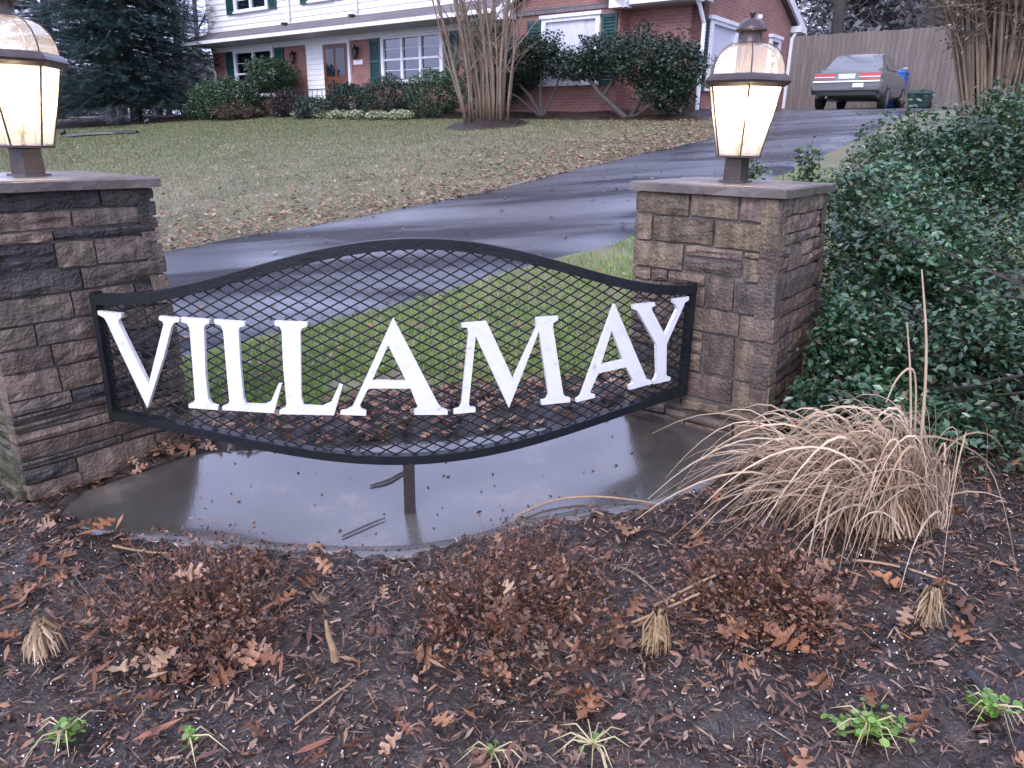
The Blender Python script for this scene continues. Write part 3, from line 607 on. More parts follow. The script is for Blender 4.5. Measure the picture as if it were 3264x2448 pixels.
# windows on front walls: (wall u, t_hi, t_lo, z0, z1, sashes, curtain, muntin rows)
def window(fu, a, b, z0, z1, nsash, curtain=False, axis_='t', rows=2, lab=None):
    """axis_ t: front wall at u=fu spanning t b..a ; axis_ u: side wall at t=fu spanning u a..b"""
    def bx(d0, d1, s0, s1, za, zb_):
        return MB().box(fu-d1, fu-d0, min(s0, s1), max(s0, s1), za, zb_) if axis_ == 't' else MB().box(min(s0, s1), max(s0, s1), fu-d1, fu-d0, za, zb_)
    lo, hi = min(a, b), max(a, b); fw = .09
    w_ = bx(.0, .012, lo, hi, z0, z1).build('window', 'curtain' if curtain else 'pane', house)
    if lab: w_['label'] = lab
    for s0, s1, za, zb_, nm in ((lo-.04, lo+fw, z0-.02, z1+.05, 'frame_jamb'), (hi-fw, hi+.04, z0-.02, z1+.05, 'frame_jamb')): bx(0, .08, s0, s1, za, zb_).build(nm, 'trim', w_)
    bx(0, .085, lo+fw, hi-fw, z1-.03, z1+.05).build('frame_head', 'trim', w_); bx(0, .12, lo-.09, hi+.09, z1+.05, z1+.13).build('drip_cap', 'trim', w_); bx(0, .12, lo-.07, hi+.07, z0-.08, z0-.02).build('sill', 'trim', w_)
    bx(0, .075, lo+fw, hi-fw, z0-.02, z0+.04).build('bottom_rail', 'trim', w_)
    step = (hi-lo-2*fw)/nsash
    for k in range(nsash):
        s0 = lo+fw+k*step
        if k: bx(0, .078, s0-.05, s0+.05, z0+.04, z1-.03).build('mullion', 'trim', w_)
        zm = (z0+z1)/2
        if not curtain:
            bx(0, .05, s0+.05*(k > 0), s0+step-.05*(k < nsash-1), zm-.03, zm+.03).build('meeting_rail', 'trim', w_)
            for q in range(1, rows+1):
                for base, top in ((z0, zm), (zm, z1)):
                    if q < 2: zz = (base+top)/2; bx(0, .03, s0+.05*(k > 0), s0+step-.05*(k < nsash-1), zz-.009, zz+.009).build('muntin', 'trim', w_)
            for za, zb_ in ((z0+.04, zm-.03), (zm+.03, z1-.03)):
                bx(.016, .02, s0+.05*(k > 0)+.003, s0+step-.05*(k < nsash-1)-.003, za, zb_).build('glass', MT['wglass'], w_)
        else: bx(.02, .024, s0+.055*(k > 0), s0+step-.055*(k < nsash-1), z0+.045, z1-.035).build('glass', 'sglass', w_)
    return w_
MT['wglass'] = glassy('house_glass', (.9, .92, .95), .97, .02); MT['sglass'] = glassy('thin_glass', (.95, .95, .97), .99, .02, ior=1.15)
def shutter(fu, a, b, z0, z1, axis_='t'):
    lo, hi = min(a, b), max(a, b)
    def bx(d0, d1, s0, s1, za, zb_, nm, par):
        m = MB().box(fu-d1, fu-d0, s0, s1, za, zb_) if axis_ == 't' else MB().box(s0, s1, fu-d1, fu-d0, za, zb_)
        return m.build(nm, 'shutter', par)
    s = bx(0, .02, lo, hi, z0, z1, 'shutter', house)
    bx(.02, .05, lo, lo+.06, z0, z1, 'stile', s); bx(.02, .05, hi-.06, hi, z0, z1, 'stile', s)
    zm = (z0+z1)/2
    for za in (z0, zm-.04, z1-.08): bx(.02, .048, lo+.06, hi-.06, za, za+.08, 'rail', s)
    n = int((z1-z0)/.075)
    for k in range(n):
        za = z0+.09+k*.075
        if za+.04 < z1-.09 and not (zm-.08 < za < zm+.04):
            m = MB(); p = lambda d, q, zz: uv(fu-d, q, zz) if axis_ == 't' else uv(q, fu-d, zz)
            m.hexa([p(.042, lo+.06, za), p(.022, lo+.06, za+.03), p(.022, hi-.06, za+.03), p(.042, hi-.06, za), p(.046, lo+.06, za+.012), p(.024, lo+.06, za+.045), p(.024, hi-.06, za+.045), p(.046, hi-.06, za+.012)]).build('slat', 'shutter', s)
window(17.995, 26.87, 24.9, 5.5, 6.9, 2); shutter(17.985, 27.42, 26.95, 5.42, 6.95); shutter(17.985, 24.82, 24.4, 5.42, 6.95)
window(17.995, 22.55, 21.35, 5.5, 6.9, 1); shutter(17.985, 23.05, 22.65, 5.42, 6.95); shutter(17.985, 21.25, 20.85, 5.42, 6.95)
window(17.995, 18.6, 16.8, 5.5, 6.9, 2)
window(18.0, 27.2, 24.8, 2.6, 4.1, 2); shutter(18.0, 27.78, 27.3, 2.5, 4.15); shutter(18.0, 24.7, 24.2, 2.5, 4.15)
window(18.0, 19.1, 16.5, 2.86, 4.12, 3); shutter(18.0, 19.7, 19.2, 2.78, 4.17); shutter(18.0, 16.4, 15.9, 2.78, 4.17)
window(17.0, 12.1, 10.45, 2.55, 4.0, 1, True, lab='window with white curtains in the brick gable bay'); shutter(17.0, 12.62, 12.18, 2.47, 4.05); shutter(17.0, 10.37, 9.95, 2.47, 4.05)
window(8.0, 17.85, 19.4, 2.4, 3.82, 1, True, 'u'); shutter(8.0, 17.45, 17.77, 2.3, 3.88, 'u'); shutter(8.0, 19.48, 19.8, 2.3, 3.88, 'u')
window(8.0, 21.8, 22.5, 2.9, 3.85, 1, False, 'u')
# basement window low on the left
window(18.0, 30.0-1.6, 30.0-2.2, 1.9, 2.15, 1)
# door, surround, sconces, number plaque, railing
dr = hb('door', 'door', 17.93, 17.99, 20.72, 21.95, 2.05, 4.1)
for (a, b, c, d) in ((20.85, 21.28, 3.1, 3.95), (21.4, 21.82, 3.1, 3.95), (20.85, 21.28, 2.2, 2.85), (21.4, 21.82, 2.2, 2.85)): MB().box(17.915, 17.93, a, b, c, d).build('door_panel', 'pane' if c > 3 else 'door', dr)
MB().lathe(uv(17.9, 21.85, 3.0), [(.02, -.03), (.04, 0), (.02, .03)], 10).build('door_knob', 'brass', dr)
hb('door_frame', 'trim', 17.92, 18.0, 20.62, 20.72, 2.0, 4.16); hb('door_frame', 'trim', 17.92, 18.0, 20.72, 22.9, 4.1, 4.16)
# white board panel beside the door, plank by plank
z = 2.0
while z < 4.08: MB().hexa([uv(17.94, 22.0, z), uv(17.99, 22.0, z), uv(17.99, 22.9, z), uv(17.94, 22.9, z), uv(17.955, 22.0, z+.165), uv(17.99, 22.0, z+.165), uv(17.99, 22.9, z+.165), uv(17.955, 22.9, z+.165)]).build('entry_plank', 'white', house); z += .168
for t in (23.55, 20.28):
    s = MB().lathe(uv(17.86, t, 3.75), [(.02, -.2), (.07, -.12), (.09, .1), (.11, .12), (.03, .2), (.01, .27)], 6).build('wall_sconce', 'black', house); MB().box(17.86, 17.99, t-.03, t+.03, 3.9, 3.96).build('sconce_arm', 'black', s)
hb('number_plaque', 'trim', 17.97, 17.99, 20.05, 20.5, 3.42, 3.56)
hb('porch_step', 'concrete', 16.9, 18.0, 20.4, 23.1, 1.7, 2.0)
rl = bar('porch_railing', 'black', uv(16.95, 23.2, 2.62), uv(16.95, 20.4, 2.62), .03, .03)
for t in np.linspace(23.15, 20.45, 12): MB().tube([uv(16.95, t, 2.0), uv(16.95, t, 2.62)], .01, 4).build('baluster', 'black', rl)
lt = hb('security_light', 'chrome', 20.45, 20.6, 7.82, 7.99, 4.2, 4.3); MB().lathe(uv(20.4, 7.8, 4.17), [(.03, -.03), (.07, .02), (.06, .1)], 8).build('flood_head', 'white', lt)
hb('chimney', 'brick', 21.0, 21.9, 17.0, 18.2, 8.6, 10.6)

# ================================================================ FENCE
fr = thing('board_fence', 'tall weathered brown board fence behind the parked car', 'fence', uv(27.3, 9.5, 2.25))
t = 9.7; k = 0
base_board = None
while t > -4.5:
    c0 = uv(27.3, t); w_ = .142; top = 4.58+random.uniform(-.015, .015); V = MB().box(27.29, 27.315, t-w_, t, tz(c0[0], c0[1])-.05, top); V.build('board', 'fence', fr); t -= .148
for z in (2.6, 3.4, 4.25): MB().box(27.32, 27.37, -4.5, 9.7, z, z+.09).build('rail', 'fence', fr)

# ================================================================ CAR (parked facing uphill; x forward, y left)
CU, CT = 21.7, 5.82; cz = tz(*uv(CU+1, CT)[:2])+.0
car = thing('parked_sedan', 'champagne grey sedan parked by the fence, seen from behind', 'car', uv(CU+2.3, CT, cz))
SL = .047
def cp(x, y, z): p = uv(CU+x-.07*y, CT+y+.07*x); return (p[0], p[1], tz(*uv(CU+2.3, CT)[:2])+.03+SL*(x-2.3)+z)
def loft(secs, name, m, par=car, smooth=True, close=True):
    mb = MB(); n = len(secs[0][1])
    for x, pts in secs: mb.v += [cp(x+dx, y, z) for (dx, y, z) in pts]
    for i in range(len(secs)-1):
        for k in range(n if close else n-1): a, b = i*n+k, i*n+(k+1) % n; mb.f.append((a, a+n, b+n, b))
    if close: mb.f += [tuple(range(n)), tuple(reversed(range((len(secs)-1)*n, len(secs)*n)))]
    o = mb.build(name, m, par); bm = bmesh.new(); bm.from_mesh(o.data); bmesh.ops.recalc_face_normals(bm, faces=bm.faces); bm.to_mesh(o.data); bm.free()
    if smooth:
        for p in o.data.polygons: p.use_smooth = len(p.vertices) < 5
        md = o.modifiers.new('bevel', 'BEVEL'); md.width = .02; md.segments = 2; md.limit_method = 'ANGLE'
    return o
def sect(w, zb, zs, zt, dx=0):    # body ring: bottom, side bulge, shoulder, deck
    return [(dx, -w*.86, zb), (dx, -w*.98, zb+.12), (dx, -w, (zb+zs)/2), (dx, -w*.97, zs), (dx, -w*.84, zt), (dx, -w*.4, zt+.025), (dx, w*.4, zt+.025), (dx, w*.84, zt), (dx, w*.97, zs), (dx, w, (zb+zs)/2), (dx, w*.98, zb+.12), (dx, w*.86, zb)]
body = loft([(0.0, sect(.80, .42, .80, .90)), (.06, sect(.83, .34, .86, .955)), (.35, sect(.86, .26, .88, .985)), (1.0, sect(.875, .2, .88, .97)), (2.3, sect(.88, .18, .86, .95)), (3.3, sect(.88, .18, .83, .93)), (4.2, sect(.85, .22, .74, .80)), (4.6, sect(.78, .28, .64, .68)), (4.72, sect(.66, .34, .55, .6))], 'body', 'carpaint')
def cab(w, z0, wt, z1): return [(0, -w, z0), (0, -(w+wt)/2-.01, (z0+z1)/2), (0, -wt, z1), (0, -wt*.5, z1+.03), (0, wt*.5, z1+.03), (0, wt, z1), (0, (w+wt)/2+.01, (z0+z1)/2), (0, w, z0)]
cabin = loft([(.62, cab(.72, .94, .70, .97)), (1.22, cab(.76, .94, .56, 1.335)), (1.7, cab(.77, .93, .575, 1.375)), (2.4, cab(.77, .92, .57, 1.37)), (2.72, cab(.77, .92, .56, 1.335)), (3.45, cab(.74, .9, .70, .93))], 'cabin', 'carpaint')
def quadp(name, m, pts, par=car, th=.006):
    p = [np.array(cp(*q)) for q in pts]; nrm = np.cross(p[1]-p[0], p[2]-p[0]); nrm /= np.linalg.norm(nrm); n = len(p)
    return MB().add([q+nrm*th for q in p]+[q-nrm*th for q in p], [tuple(range(n)), tuple(reversed(range(n, 2*n)))]+[(i, n+i, n+(i+1) % n, (i+1) % n) for i in range(n)]).build(name, m, par)
quadp('rear_window', 'carglass', [(.655, .63, .985), (.655, -.63, .985), (1.17, -.50, 1.322), (1.17, .50, 1.322)])
quadp('windscreen', 'carglass', [(2.80, .5, 1.31), (2.80, -.5, 1.31), (3.40, -.64, .97), (3.40, .64, .97)])
for sg in (-1, 1):
    quadp('side_window', 'carglass', [(1.28, sg*.775, .97), (1.98, sg*.785, .97), (1.98, sg*.60, 1.325), (1.45, sg*.59, 1.315)]); quadp('side_window', 'carglass', [(2.05, sg*.785, .97), (2.95, sg*.775, .96), (2.62, sg*.595, 1.305), (2.05, sg*.60, 1.325)])
    quadp('side_trim', 'carlow', [(.75, sg*.888, .52), (4.0, sg*.885, .52), (4.0, sg*.885, .60), (.75, sg*.888, .60)])
    mir = loft([(2.98, [(0, sg*.84, .98), (0, sg*1.0, .98), (0, sg*1.0, 1.09), (0, sg*.84, 1.09)]), (3.1, [(0, sg*.86, .99), (0, sg*.98, .99), (0, sg*.98, 1.07), (0, sg*.86, 1.07)])], 'door_mirror', 'carpaint')
    for zz, hh, nm, mm in ((.835, .07, 'tail_lamp', 'red'), (.785, .022, 'reverse_lamp', 'plate'), (.735, .028, 'lower_tail_lamp', 'red')):
        quadp(nm, mm, [(-.004, sg*.80, zz-hh/2), (-.012, sg*.30, zz-hh/2), (-.008, sg*.30, zz+hh/2), (.0, sg*.79, zz+hh/2)], th=.012)
quadp('number_plate', 'plate', [(-.02, .2, .745), (-.02, -.2, .745), (-.012, -.2, .86), (-.012, .2, .86)], th=.006)
quadp('boot_lid_line', 'carlow', [(-.006, .8, .872), (-.006, -.8, .872), (-.003, -.8, .882), (-.003, .8, .882)], th=.008)
bump = loft([(-.10, [(.03, -.80, .46), (0, -.82, .56), (0, -.82, .66), (.03, -.80, .70), (.03, .80, .70), (0, .82, .66), (0, .82, .56), (.03, .80, .46)]), (.12, [(0, -.86, .36), (0, -.89, .56), (0, -.89, .66), (0, -.86, .71), (0, .86, .71), (0, .89, .66), (0, .89, .56), (0, .86, .36)])], 'rear_bumper', 'carlow')
quadp('bumper_strip', 'chrome', [(-.105, .80, .66), (-.105, -.80, .66), (-.09, -.80, .69), (-.09, .80, .69)])
quadp('bumper_sticker', 'plate', [(-.112, -.18, .53), (-.112, -.44, .53), (-.108, -.44, .63), (-.108, -.18, .63)])
for x in (1.0, 3.75):
    for sg in (-1, 1):
        def ringw(r, y): return [(r*math.cos(a), y, .32+r*math.sin(a)) for a in np.linspace(0, 2*math.pi, 20, endpoint=False)]
        mb = MB(); ys_ = (sg*.68, sg*.70, sg*.87, sg*.885); rs = (.26, .315, .315, .28)
        for r_, y in zip(rs, ys_): mb.v += [cp(x+a, b, c-.02) for a, b, c in ringw(r_, y)]
        for i in range(3):
            for k in range(20): mb.f.append((i*20+k, i*20+(k+1) % 20, i*20+20+(k+1) % 20, i*20+20+k))
        mb.f += [tuple(range(20)), tuple(range(60, 80))]; wh = mb.build('wheel', 'tyre', car, smooth=False)
        mb = MB(); mb.v += [cp(x+a, b, c-.02) for a, b, c in ringw(.19, sg*.885)]+[cp(x+a, b, c-.02) for a, b, c in ringw(.13, sg*.893)]
        mb.f += [(k, (k+1) % 20, 20+(k+1) % 20, 20+k) for k in range(20)]+[tuple(range(20, 40))]; mb.build('rim', 'rim', wh)
MB().tube([cp(.0, .45, .30), cp(.35, .45, .30)], .03, 8).build('exhaust_pipe', 'carlow', car)
# bins beyond the car
def bin_(name, label, m, u, t, w_, h, wheels=True):
    c = uv(u, t); z0 = tz(c[0], c[1]); r = thing(name, label, 'bin', (c[0], c[1], z0))
    a, b = w_*.4, w_*.5
    MB().hexa([uv(u-a, t-a, z0+.04), uv(u+a, t-a, z0+.04), uv(u+a, t+a, z0+.04), uv(u-a, t+a, z0+.04), uv(u-b, t-b, z0+h), uv(u+b, t-b, z0+h), uv(u+b, t+b, z0+h), uv(u-b, t+b, z0+h)]).build('bin_body', m, r)
    b += .03; MB().hexa([uv(u-b, t-b, z0+h), uv(u+b, t-b, z0+h), uv(u+b, t+b, z0+h), uv(u-b, t+b, z0+h), uv(u-b*.8, t-b*.8, z0+h+.09), uv(u+b*.8, t-b*.8, z0+h+.09), uv(u+b*.8, t+b*.8, z0+h+.09), uv(u-b*.8, t+b*.8, z0+h+.09)]).build('lid', m, r)
    for sg in (-1, 1): MB().tube([uv(u+a, t+sg*a*.9, z0+.1), uv(u+a, t+sg*(a+.05), z0+.1)], .1, 12).build('wheel', 'tyre', r)
    MB().tube([uv(u+b, t-.2, z0+h+.02), uv(u+b+.08, t-.2, z0+h+.02), uv(u+b+.08, t+.2, z0+h+.02), uv(u+b, t+.2, z0+h+.02)], .015, 6).build('handle', m, r)
bin_('recycling_cart', 'tall blue recycling cart right of the parked car', 'bluebin', 26.75, 5.72, .58, 1.02)
bin_('rubbish_bin', 'low dark green bin at the fence, right of the blue cart', 'greenbin', 24.9, 4.62, .58, .40)
# small spot lamps and a dark hose end on the lawn
for (u, t, lab) in ((10.6, 25.4, 'small black garden spot lamp on the lawn by the left lantern'), (13.85, 26.5, 'small black garden spot lamp below the dark spruce')):
    g = GU(u, t); r = thing('garden_spot_lamp', lab, 'garden lamp', g)
    MB().lathe(g, [(.012, -.05), (.012, .1)], 8).build('spike', 'black', r); MB().tube([(g[0]-.07, g[1], g[2]+.13), (g[0]+.08, g[1]+.03, g[2]+.2)], [.05, .075], 10).build('lamp_head', 'black', r)
p0 = GU(10.7, 25.3, .03); p1 = GU(11.6, 24.2, .03)
tag(MB().tube([p0, GU(11.1, 24.8, .05), p1, GU(11.9, 23.4, .03)], .07, 8).build('drain_pipe', 'black'), 'black corrugated drain pipe lying on the lawn at far left', 'pipe')

# ================================================================ TREES AND SHRUBS BY THE HOUSE
DIA_V = [(-.5, 0, 0), (0, -.26, .07), (.5, 0, -.03), (0, .26, .07)]; DIA_F = [(0, 1, 2), (0, 2, 3)]
def leaf_cloud(lobes, n, size, cols, shell=.35, r=None, tilt=1.2, tmpl=(DIA_V, DIA_F), lump=.28, stretch=1.0):
    r = r or rng; vols = np.array([(a[3]*a[4]+a[4]*a[5]+a[3]*a[5]) for a in lobes]); cnt = np.maximum(1, (n*vols/vols.sum()).astype(int)); P = []
    for (cx, cy, cz, rx, ry, rz), k in zip(lobes, cnt):
        d = r.normal(size=(k, 3)); d /= np.linalg.norm(d, axis=1)[:, None]
        lm = 1-lump+lump*2*vnoise(d[:, 0]*2.2+d[:, 2]*1.7+cx*3, d[:, 1]*2.2-d[:, 2]*1.3+cy*5, 1.3, 2)
        lm2 = 1-lump*.5+lump*vnoise(d[:, 0]*5+cx, d[:, 1]*5+d[:, 2]*4+cy, 1.7, 8)
        rr = (1-shell*r.random(k)**1.6)*lm*lm2; P.append(d*rr[:, None]*np.array((rx, ry, rz))+np.array((cx, cy, cz)))
    P = np.concatenate(P); k = len(P); s = size*r.uniform(.6, 1.3, k)
    sc = np.stack([s*stretch, s, s], 1)
    return scatter(*tmpl, P, rots(k, tilt, r), sc, palette(k, cols, .35, r))
def limbs(paths, name, m, parent, n=6):
    mb = MB()
    for pts, rad in paths: mb.tube(pts, rad, n)
    return mb.build(name, m, parent)
GREEN_D = [(.02, .042, .026), (.028, .055, .032), (.015, .032, .023), (.038, .065, .036)]
GREEN_M = [(.03, .07, .028), (.045, .09, .035), (.02, .05, .025), (.06, .10, .04)]
def shrub(name, label, lobes_ut, n, size, cols, stems=5, group=None, mat_='leaf', cat='shrub', tmpl=(DIA_V, DIA_F), lump=.28):
    """lobes_ut: (u, t, z above ground, radius along u, along t, vertical)"""
    lob = []
    for u, t, h, ru, rt_, rz in lobes_ut: p = GU(u, t); q = (ru+rt_)/2; lob.append((p[0], p[1], p[2]+h, ru*.6+rt_*.4, rt_*.6+ru*.4, rz))
    b = GU(lobes_ut[0][0], lobes_ut[0][1]); root = thing(name, label, cat, b, group)
    V, F, C = leaf_cloud(lob, int(n*1.9), size*.68, cols, tmpl=tmpl, lump=lump); V[:, 2] = np.maximum(V[:, 2], TZ(V[:, 0], V[:, 1])+.03)
    obj('foliage', V, F, mat_, root, cols=C)
    ps = []
    for k in range(stems):
        l = lob[k % len(lob)]; e = (l[0]+random.uniform(-.5, .5)*l[3], l[1]+random.uniform(-.5, .5)*l[4], l[2]+.4*l[5]*random.random())
        s0 = (b[0]*.5+l[0]*.5+random.uniform(-.15, .15), b[1]*.5+l[1]*.5+random.uniform(-.15, .15)); s0 = G(*s0, -.03)
        mid = tuple((s0[i]*.5+e[i]*.5)+random.uniform(-.1, .1) for i in range(3)); ps.append(([s0, mid, e], [.04, .028, .012]))
    if ps: limbs(ps, 'stems', 'bark', root)
    return root
GP = 'shrubs in front of the house'
shrub('rounded_shrub', 'wide rounded dark green shrub left of the green house shutter', [(16.4, 25.4, .55, 1.0, 1.75, .75), (16.3, 26.6, .4, .8, 1.0, .55)], 9000, .12, GREEN_M, 5, GP)
shrub('topiary_shrub', 'round clipped shrub on a bare stem before the left ground-floor window', [(17.0, 23.6, 1.35, .75, .95, .55)], 4500, .11, GREEN_M, 2, GP)
shrub('russet_shrub', 'low russet brown shrub at the foot of the wide rounded shrub', [(15.95, 24.3, .22, .6, 1.0, .3)], 3000, .10, [(.11, .06, .035), (.075, .05, .03), (.06, .055, .03)], 3, GP)
shrub('dark_shrub', 'small purplish dark shrub beside the porch steps', [(16.7, 22.6, .4, .45, .6, .45)], 2600, .09, [(.045, .03, .03), (.03, .03, .025)], 3, GP)
shrub('clipped_shrub', 'low dark shrub below the white planks beside the door', [(16.3, 20.6, .28, .5, .75, .35)], 3000, .09, GREEN_D, 3, GP)
shrub('clipped_shrub', 'dark clipped shrub in front of the wooden front door', [(16.6, 19.3, .5, .6, .85, .55)], 4500, .09, GREEN_D, 3, GP)
shrub('clipped_shrub', 'broad clipped shrub below the large ground-floor window', [(16.6, 17.4, .55, .7, 1.15, .55)], 5500, .09, GREEN_D, 4, GP)
shrub('clipped_shrub', 'clipped shrub directly behind the bare crape myrtle, its left side', [(16.5, 15.4, .6, .7, 1.0, .62)], 5000, .09, GREEN_M, 4, GP)
shrub('upright_shrub', 'tall loose evergreen shrub just behind the crape myrtle stems', [(16.6, 13.7, 1.0, .7, .75, 1.0), (16.7, 13.9, 1.9, .45, .5, .55)], 6000, .10, GREEN_M, 5, GP, lump=.4)
lg = shrub('leggy_evergreen', 'tall leggy evergreen left of the curtained bay window', [(16.2, 12.2, 1.25, .6, .7, .5), (16.4, 12.9, .9, .5, .45, .5), (16.1, 11.6, 1.55, .5, .55, .35), (16.3, 11.0, 1.2, .4, .45, .3)], 7500, .11, GREEN_D, 0, GP, lump=.45)
b = GU(16.2, 11.5, -.03); limbs([([b, GU(16.2, 11.9, .5), GU(16.2, 12.5, 1.0), GU(16.2, 12.9, 1.3)], [.05, .045, .03, .015]), ([b, GU(16.2, 11.6, .6), GU(16.1, 11.5, 1.3)], [.045, .035, .015]), ([b, GU(16.3, 11.3, .5), GU(16.3, 11.0, 1.1)], [.04, .03, .012]), ([b, GU(16.2, 12.3, .5), GU(16.3, 13.2, .8)], [.035, .025, .01])], 'stems', 'bark', lg)
lg = shrub('leggy_evergreen', 'wide leggy evergreen with bare crooked trunk before the brick corner', [(15.9, 9.6, 1.35, .6, .8, .38), (15.8, 8.6, 1.25, .6, .85, .5), (15.8, 7.7, 1.05, .55, .7, .6), (15.9, 8.0, .55, .5, .7, .45), (16.0, 10.3, 1.1, .4, .5, .28)], 11000, .11, GREEN_D, 0, GP, lump=.45)
b = GU(15.9, 8.9, -.03); limbs([([b, GU(15.9, 9.2, .18), GU(15.9, 9.7, .55), GU(15.95, 10.1, .95), GU(15.95, 10.4, 1.15)], [.075, .07, .06, .04, .02]), ([GU(15.9, 9.6, .48), GU(15.9, 9.3, .9), GU(15.9, 9.0, 1.2)], [.045, .035, .015]), ([b, GU(15.85, 8.5, .5), GU(15.8, 8.2, 1.0)], [.05, .04, .015]), ([b, GU(15.8, 8.3, .25), GU(15.8, 7.6, .7)], [.045, .03, .012])], 'stems', 'bark', lg)
# pale low plants edging the lawn
PALE = [(.30, .34, .16), (.42, .44, .28), (.24, .30, .13), (.5, .5, .4)]
for k, (u, t, w_, lab) in enumerate(((16.45, 21.3, .5, 'pale yellow-green edging plant nearest the porch, leftmost of the row'), (16.3, 20.2, .45, 'pale edging plant, second of the row from the porch'), (16.15, 19.2, .5, 'pale edging plant below the front door, third of the row'), (16.0, 18.2, .5, 'pale edging plant, third of the row from the crape myrtle'), (15.9, 17.2, .45, 'pale edging plant, second of the row from the crape myrtle'), (15.85, 16.2, .6, 'pale yellow-green edging plant nearest the crape myrtle, end of row'))):
    shrub('edging_plant', lab, [(u, t, .10, .25, w_, .14)], 900, .11, PALE, 0, 'pale plants edging the lawn', cat='plant')
# crape myrtle
cb_ = GU(14.26, 11.65); croot = thing('crape_myrtle', 'bare many-stemmed crape myrtle with tan bark on the lawn', 'tree', cb_)
th_ = np.linspace(0, 2*math.pi, 25)[:-1]; V = []; 
for rr, hh in ((1.0, -.02), (.8, .06), (.5, .13), (.2, .17)): V += [(cb_[0]-.05+rr*math.cos(a)*1.0, cb_[1]+rr*math.sin(a)*.8, tz(cb_[0]+rr*math.cos(a), cb_[1]+rr*math.sin(a))+hh+.02*math.sin(5*a)) for a in th_]
F = [(i*24+k, i*24+(k+1) % 24, i*24+24+(k+1) % 24, i*24+24+k) for i in range(3) for k in range(24)]+[tuple(range(72, 96))]
tag(obj('mulch_mound', V, F, 'mulch', smooth=True), 'dark mulch mound around the crape myrtle stems', 'mound')
rr_ = random.Random(4); tw = []
for k in range(24):
    bx_ = -.62+1.15*k/23+rr_.uniform(-.06, .06); tx = bx_*2.1+rr_.uniform(-.35, .35)-.15; by = rr_.uniform(-.3, .3); r0 = rr_.uniform(.022, .046)
    pts = []; wob = rr_.uniform(-.08, .08)
    for s in np.linspace(0, 1, 8): pts.append((cb_[0]+bx_*.85+(tx-bx_)*s**1.25+wob*math.sin(5*s), cb_[1]+by*(1+2*s), cb_[2]+.08+3.6*s))
    MB().tube(pts, [r0*(1-.55*s) for s in np.linspace(0, 1, 8)], 8).build('stem', 'crape', croot, smooth=True)
    for q in range(9):
        i = rr_.randint(2, 7); p = Vector(pts[i]); d = Vector((rr_.uniform(-.8, .8), rr_.uniform(-.6, .6), rr_.uniform(.5, 1.2))).normalized(); L = rr_.uniform(.4, 1.1)
        tw.append(([p, p+d*L*.5+Vector((rr_.uniform(-.06, .06), 0, .04)), p+d*L], [.013, .009, .004]))
        e = p+d*L*.6; d2 = (d+Vector((rr_.uniform(-.7, .7), rr_.uniform(-.5, .5), .2))).normalized(); tw.append(([e, e+d2*L*.5], [.007, .003]))
limbs(tw, 'twigs', 'crape', croot, 4)
# spruce
def spray_template():
    V = []; F = []
    def tri(a, b, c): k = len(V); V.extend([a, b, c]); F.append((k, k+1, k+2))
    tri((-.5, -.02, 0), (-.5, .02, 0), (.5, 0, -.14))
    for i, x in enumerate((-.4, -.25, -.1, .05, .2, .32)):
        for sg in (-1, 1): L = .26*(1-.45*(x+.4)); tri((x-.03, 0, 0), (x+.035, 0, 0), (x+L*.8, sg*L, -.05-.25*L))
    return np.array(V), np.array(F)
def conifer(name, label, base, h, rad, n, cols, seed, z0=.4, group=None, size=.55):
    r = np.random.default_rng(seed); root = thing(name, label, 'tree', base, group)
    MB().tube([(base[0], base[1], base[2]-.1), (base[0]+.05, base[1], base[2]+h*.5), (base[0], base[1], base[2]+h*.95)], [.22, .14, .03], 10).build('trunk', 'bark', root, smooth=True)
    nb = int(n/22); P = []; D = []; br = []
    for k in range(nb):
        f = r.random()**1.25; z = z0+(h-z0)*f; R_ = rad*(1-f)**.8*r.uniform(.65, 1.12)+.15; a = r.uniform(0, 2*math.pi); droop = r.uniform(.1, .45)
        if k % 3 == 0: br.append(([(base[0], base[1], base[2]+z), (base[0]+R_*.55*math.cos(a), base[1]+R_*.55*math.sin(a), base[2]+z-droop*R_*.25), (base[0]+R_*.9*math.cos(a), base[1]+R_*.9*math.sin(a), base[2]+z-droop*R_*.6)], [.035, .02, .008]))
        for q in range(22):
            s = r.uniform(.25, 1.0); off = r.normal(0, .13*R_*.6, 2); aa = a+off[0]/max(R_*s, .3); rr2 = R_*s
            P.append((base[0]+rr2*math.cos(aa), base[1]+rr2*math.sin(aa), base[2]+z-droop*rr2*s*.65+r.normal(0, .06))); D.append(aa+r.normal(0, .5))
    P = np.array(P); D = np.array(D); k = len(P); R = np.zeros((k, 3, 3)); R[:, 0, 0] = np.cos(D); R[:, 0, 1] = -np.sin(D); R[:, 1, 0] = np.sin(D); R[:, 1, 1] = np.cos(D); R[:, 2, 2] = 1
    T = rots(k, .35, r); c_, s_ = T[:, 0, 0], T[:, 1, 0]; inv = np.zeros_like(R); inv[:, 0, 0] = 1; inv[:, 1, 1] = 1; inv[:, 2, 2] = 1
    ti = r.normal(0, .3, k); Rt = np.zeros_like(R); Rt[:, 1, 1] = 1; Rt[:, 0, 0] = np.cos(ti); Rt[:, 0, 2] = np.sin(ti); Rt[:, 2, 0] = -np.sin(ti); Rt[:, 2, 2] = np.cos(ti)
    P[:, 2] = np.maximum(P[:, 2], TZ(P[:, 0], P[:, 1])+.1)
    V, F, C = scatter(*spray_template(), P, R @ Rt, size*r.uniform(.6, 1.25, k), palette(k, cols, .35, r))
    obj('foliage', V, F, 'leaf', root, cols=C); limbs(br, 'branches', 'bark', root, 4); return root
SPR = [(.032, .065, .062), (.044, .085, .078), (.025, .052, .053), (.06, .10, .092)]
